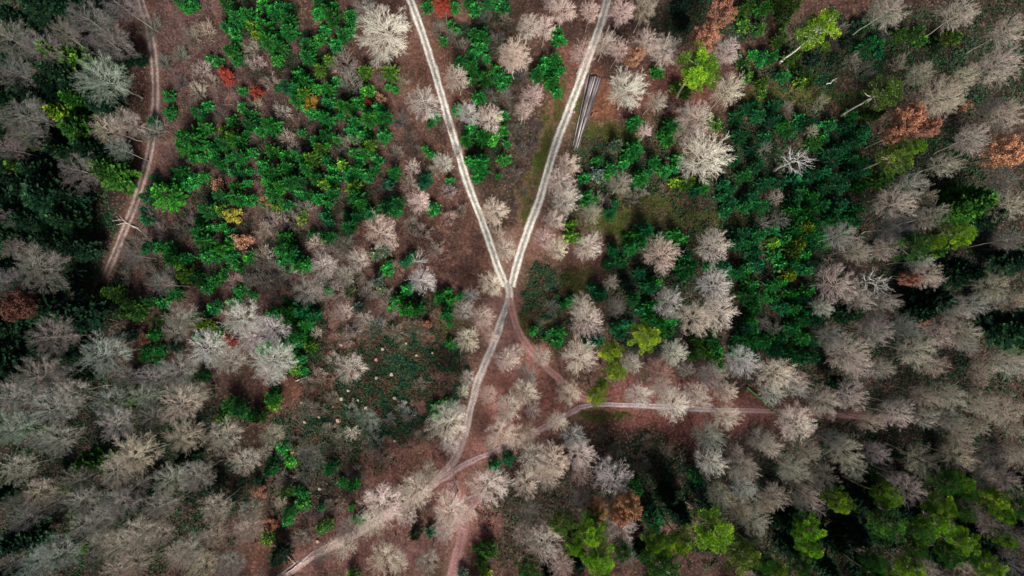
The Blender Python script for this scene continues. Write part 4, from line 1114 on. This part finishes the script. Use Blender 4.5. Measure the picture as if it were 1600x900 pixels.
# ------------------------------------------------------------------ uncountable low growth
def scatter(n, blobs, seed, avoid=3.0):
    rng = np.random.default_rng(seed)
    w = np.array([b_[2] * b_[3] * b_[4] for b_ in blobs], float)
    ci = rng.choice(len(blobs), n, p=w / w.sum())
    B = np.array(blobs, float)[ci]
    a, rr = rng.uniform(0, 6.283, n), np.sqrt(rng.uniform(0, 1, n)) * 1.08
    x, y = B[:, 0] + np.cos(a) * rr * B[:, 2], B[:, 1] + np.sin(a) * rr * B[:, 3]
    keep = (fbm(x / 14, y / 14, seed) > 0.36 + 0.22 * rr ** 3)
    x, y = x[keep], y[keep]
    d = np.full(len(x), 1e9)
    for r, ln in zip(ROADS, ROAD_LINES):
        for i in range(0, len(ln), 3):
            np.minimum(d, np.hypot(x - ln[i, 0], y - ln[i, 1]) - r[1] / 2, out=d)
    k2 = d > avoid
    return x[k2], y[k2], rng


def stuff(name, label, n, blobs, seed, height, size, width, cols, up=0.5, avoid=3.0, patch=9):
    x, y, rng = scatter(n, blobs, seed, avoid)
    n = len(x)
    hum = fbm(x / patch, y / patch, seed + 4, 3)
    z = ground_z(x, y) + np.clip(hum - .35, 0, 1) * height * rng.uniform(.2, 1.0, n)
    P = np.stack([(x - 800) * S, (450 - y) * S, z], 1)
    D = rng.normal(size=(n, 3)) * np.array([1, 1, .4]) + np.array([0, 0, up])
    L = size * rng.uniform(.6, 1.4, n)
    v, q, _ = leaves(P, D, L, width * L / size, np.zeros(n), rng, .2)
    cols = np.array(cols)
    mixv = np.clip(fbm(x / patch + 40, y / patch, seed + 8, 3) * len(cols) * 1.3 - .15 * len(cols) + rng.normal(size=n) * .45, 0, len(cols) - 1.001)
    i = mixv.astype(int); f = (mixv - i)[:, None]
    c = cols[i] * (1 - f) + cols[np.minimum(i + 1, len(cols) - 1)] * f
    c = c * rng.uniform(.6, 1.4, (n, 1))
    o = bpy.data.objects.new(name, make_mesh(name, v, q, M_LOW, col=np.repeat(c, 4, 0)))
    COL.objects.link(o)
    o['kind'] = 'stuff'
    o['label'] = label
    return o


stuff('bramble', 'low dark green brambles spread over the cleared ground and the island inside the bend', 100000,
      [(600, 590, 120, 90, .8), (635, 590, 95, 75, 1), (590, 650, 105, 55, 1), (500, 690, 80, 60, .6), (855, 458, 42, 50, 1.6), (835, 500, 26, 42, 1.3), (700, 560, 40, 60, .3), (870, 520, 35, 30, .5), (925, 240, 35, 25, .8), (500, 590, 60, 40, .3)],
      21, .9, .34, .11, [(.012, .05, .03), (.016, .06, .035), (.03, .085, .03), (.10, .045, .035)], .7)
stuff('bracken', 'dead reddish brown bracken and heather on the clearing', 140000,
      [(300, 110, 90, 160, 1), (420, 190, 120, 120, 1), (330, 400, 150, 80, .8), (480, 430, 120, 90, 1), (655, 370, 100, 95, 1.2), (570, 240, 80, 110, .8), (540, 570, 80, 70, .6), (500, 790, 90, 60, .7), (650, 720, 70, 35, .4), (690, 580, 40, 60, .5)],
      22, .7, .36, .06, [(.045, .028, .025), (.085, .048, .042), (.135, .085, .072), (.07, .038, .028)], .9)
stuff('undergrowth', 'dark ivy and holly undergrowth beneath the forest trees, darkened further as painted shade', 250000,
      [(1540, 90, 90, 110, 1), (930, 300, 60, 40, .8), (1020, 270, 90, 50, .8), (1120, 330, 80, 30, .6), (1170, 240, 50, 80, .8), (960, 500, 60, 60, .7), (770, 100, 40, 50, .5), (1310, 80, 120, 60, 1.2), (1110, 30, 90, 45, 1), (1440, 250, 120, 60, .8), (470, 740, 60, 100, .5), (560, 690, 60, 60, .4), (530, 600, 50, 50, .4), (80, 150, 115, 330, 1.3), (80, 430, 115, 150, 1), (150, 740, 240, 190, 1.3), (1420, 620, 220, 110, .9), (1240, 240, 120, 150, 1), (1180, 420, 160, 150, 1), (1020, 460, 70, 100, 1), (1400, 90, 180, 90, .7), (1480, 400, 170, 190, .6), (1350, 800, 380, 110, .9), (1010, 770, 90, 90, .9), (830, 800, 80, 100, .5), (460, 540, 50, 60, .6), (1000, 250, 70, 70, .5), (780, 190, 50, 100, .4), (1350, 560, 200, 60, .3)],
      23, 1.6, .46, .15, [(.007, .034, .018), (.010, .055, .026), (.016, .08, .024), (.05, .04, .028)], .8)  # dark green leaves, darkened further with the shade of the gaps
stuff('plantation_floor', 'low green and brown growth between the young conifers, darkened as painted shade', 140000,
      [(420, 60, 60, 70, 1), (490, 100, 60, 60, 1), (520, 150, 60, 50, 1), (470, 250, 80, 70, 1), (550, 220, 55, 80, .8), (350, 230, 50, 50, .8), (330, 350, 60, 60, .8), (290, 420, 60, 30, .6), (450, 380, 35, 50, .8), (560, 320, 70, 30, .7), (470, 510, 45, 60, 1), (755, 80, 45, 70, 1), (750, 220, 35, 60, 1), (380, 20, 30, 40, .6), (640, 470, 45, 30, .8)],
      26, .9, .40, .10, [(.006, .028, .014), (.010, .042, .018), (.02, .04, .018), (.06, .042, .035)], .8)  # tones kept dark to paint the shade between the conifers
stuff('twiggy_understorey', 'grey leafless saplings and twigs filling the gaps beneath the bare trees', 80000,
      [(300, 110, 85, 150, 1), (400, 190, 90, 60, .8), (270, 370, 60, 60, .8), (660, 370, 90, 90, .6), (150, 750, 230, 180, 1), (1450, 400, 170, 200, 1), (1250, 730, 180, 90, 1), (1500, 130, 110, 150, .9), (1400, 640, 220, 70, .7), (860, 750, 90, 90, .6), (1340, 560, 150, 80, .8), (100, 100, 100, 100, .4), (60, 430, 70, 60, .6), (480, 430, 120, 90, .7), (560, 560, 60, 60, .4), (790, 50, 90, 60, .5), (870, 340, 40, 60, .5), (1020, 610, 130, 30, .5), (330, 520, 80, 60, .6), (600, 820, 120, 60, .4)],
      27, 2.6, .75, .022, [(.08, .07, .06), (.13, .112, .095), (.20, .175, .15), (.11, .08, .065)], 1.0)
stuff('grass', 'yellow green grass on the road verges and glades', 100000,
      [(878, 170, 12, 45, 1), (853, 240, 12, 55, 1.3), (842, 270, 9, 40, 1.3), (908, 190, 12, 65, 1), (824, 320, 9, 55, 1), (955, 207, 45, 16, 1), (1000, 335, 85, 32, .6), (972, 350, 30, 20, 1.2), (1240, 150, 100, 14, .8), (1340, 163, 40, 16, .6), (930, 650, 65, 9, 1), (905, 440, 30, 24, .7), (822, 500, 9, 40, 1.2), (785, 25, 12, 10, 1), (1120, 345, 70, 20, .5), (700, 510, 25, 18, .4)],
      24, .3, .30, .035, [(.09, .085, .03), (.11, .13, .035), (.10, .17, .03), (.16, .12, .05)], 1.2, 1.0)
stuff('leaf_litter', 'fallen reddish leaves lying on the verges and under the bare trees', 90000,
      [(805, 600, 70, 120, 1), (835, 655, 70, 40, 1), (735, 770, 70, 100, 1), (540, 850, 140, 45, 1), (690, 90, 40, 100, 1), (640, 200, 50, 150, .8), (1050, 150, 70, 45, 1), (940, 150, 30, 60, 1), (1100, 625, 320, 22, .8), (1330, 640, 130, 30, .8), (205, 150, 30, 200, .9), (870, 390, 60, 60, 1), (800, 420, 40, 60, 1), (1070, 320, 28, 50, .8), (470, 620, 60, 50, 1), (630, 725, 70, 40, 1), (250, 890, 60, 30, 1), (890, 100, 40, 80, .8)],
      25, .05, .22, .085, [(.11, .048, .034), (.17, .085, .062), (.24, .135, .095), (.085, .042, .032)], .15, 0.5)

# wood that goes on beyond the frame, one mass nobody could count
def surrounding():
    rng = np.random.default_rng(77)
    pts = []
    for x in np.arange(-70, 1680, 58.0):
        for y in np.arange(-70, 980, 46.0):
            if -22 < x < 1622 and -22 < y < 922:
                continue
            px, py = x + rng.uniform(-10, 10), y + rng.uniform(-10, 10)
            if -16 < px < 1616 and -16 < py < 916:
                continue
            pts.append((px, py))
    kinds = [conifer_proto(900 + i, 15, 3.2, 8, 5, 5, .2, 1.7, .5, .8, 12) for i in range(2)]
    bt = [bare_tree_proto(910 + i, 18, 4.2, .35, 11, 4, 3, 0, 1.9) for i in range(2)]
    for label, name, protos, mat, colr, sel in (('needle trees of the wood continuing beyond the view', 'conifer_wood', kinds, M_NEEDLE, (.012, .06, .02, 1), 0), ('bare trees of the wood continuing beyond the view', 'bare_wood', bt, M_TWIG, (.34, .30, .26, 1), 1)):
        VV, QQ, TT, o_ = [], [], [], 0
        src = []
        for pr in protos:
            for _, me in pr:
                v = np.empty(len(me.vertices) * 3, np.float32); me.vertices.foreach_get('co', v)
                q = np.empty(len(me.loops), np.int32); me.loops.foreach_get('vertex_index', q)
                t = np.empty(len(me.vertices), np.float32); me.attributes['tone'].data.foreach_get('value', t)
                src.append((v.reshape(-1, 3), q.reshape(-1, 4), t, pr))
        for k, (px, py) in enumerate(pts):
            is_bare = fbm(np.array([px / 120.]), np.array([py / 120.]), 5)[0] > .47
            if is_bare != bool(sel): continue
            pr = protos[k % 2]
            a, s = rng.uniform(0, 6.28), rng.uniform(.8, 1.15)
            ca, sa = math.cos(a) * s, math.sin(a) * s
            for v, q, t, p_ in src:
                if p_ is not pr: continue
                w = np.stack([v[:, 0] * ca - v[:, 1] * sa + wx(px), v[:, 0] * sa + v[:, 1] * ca + wy(py), v[:, 2] * s - .1], 1)
                VV.append(w); QQ.append(q + o_); TT.append(t); o_ += len(w)
        ob = bpy.data.objects.new(name, make_mesh(name, np.concatenate(VV), np.concatenate(QQ), mat, np.concatenate(TT)))
        ob.color = colr
        COL.objects.link(ob)
        ob['kind'] = 'stuff'; ob['label'] = label
    for pr in kinds + bt:
        for _, me in pr:
            bpy.data.meshes.remove(me)


surrounding()
finish_labels()
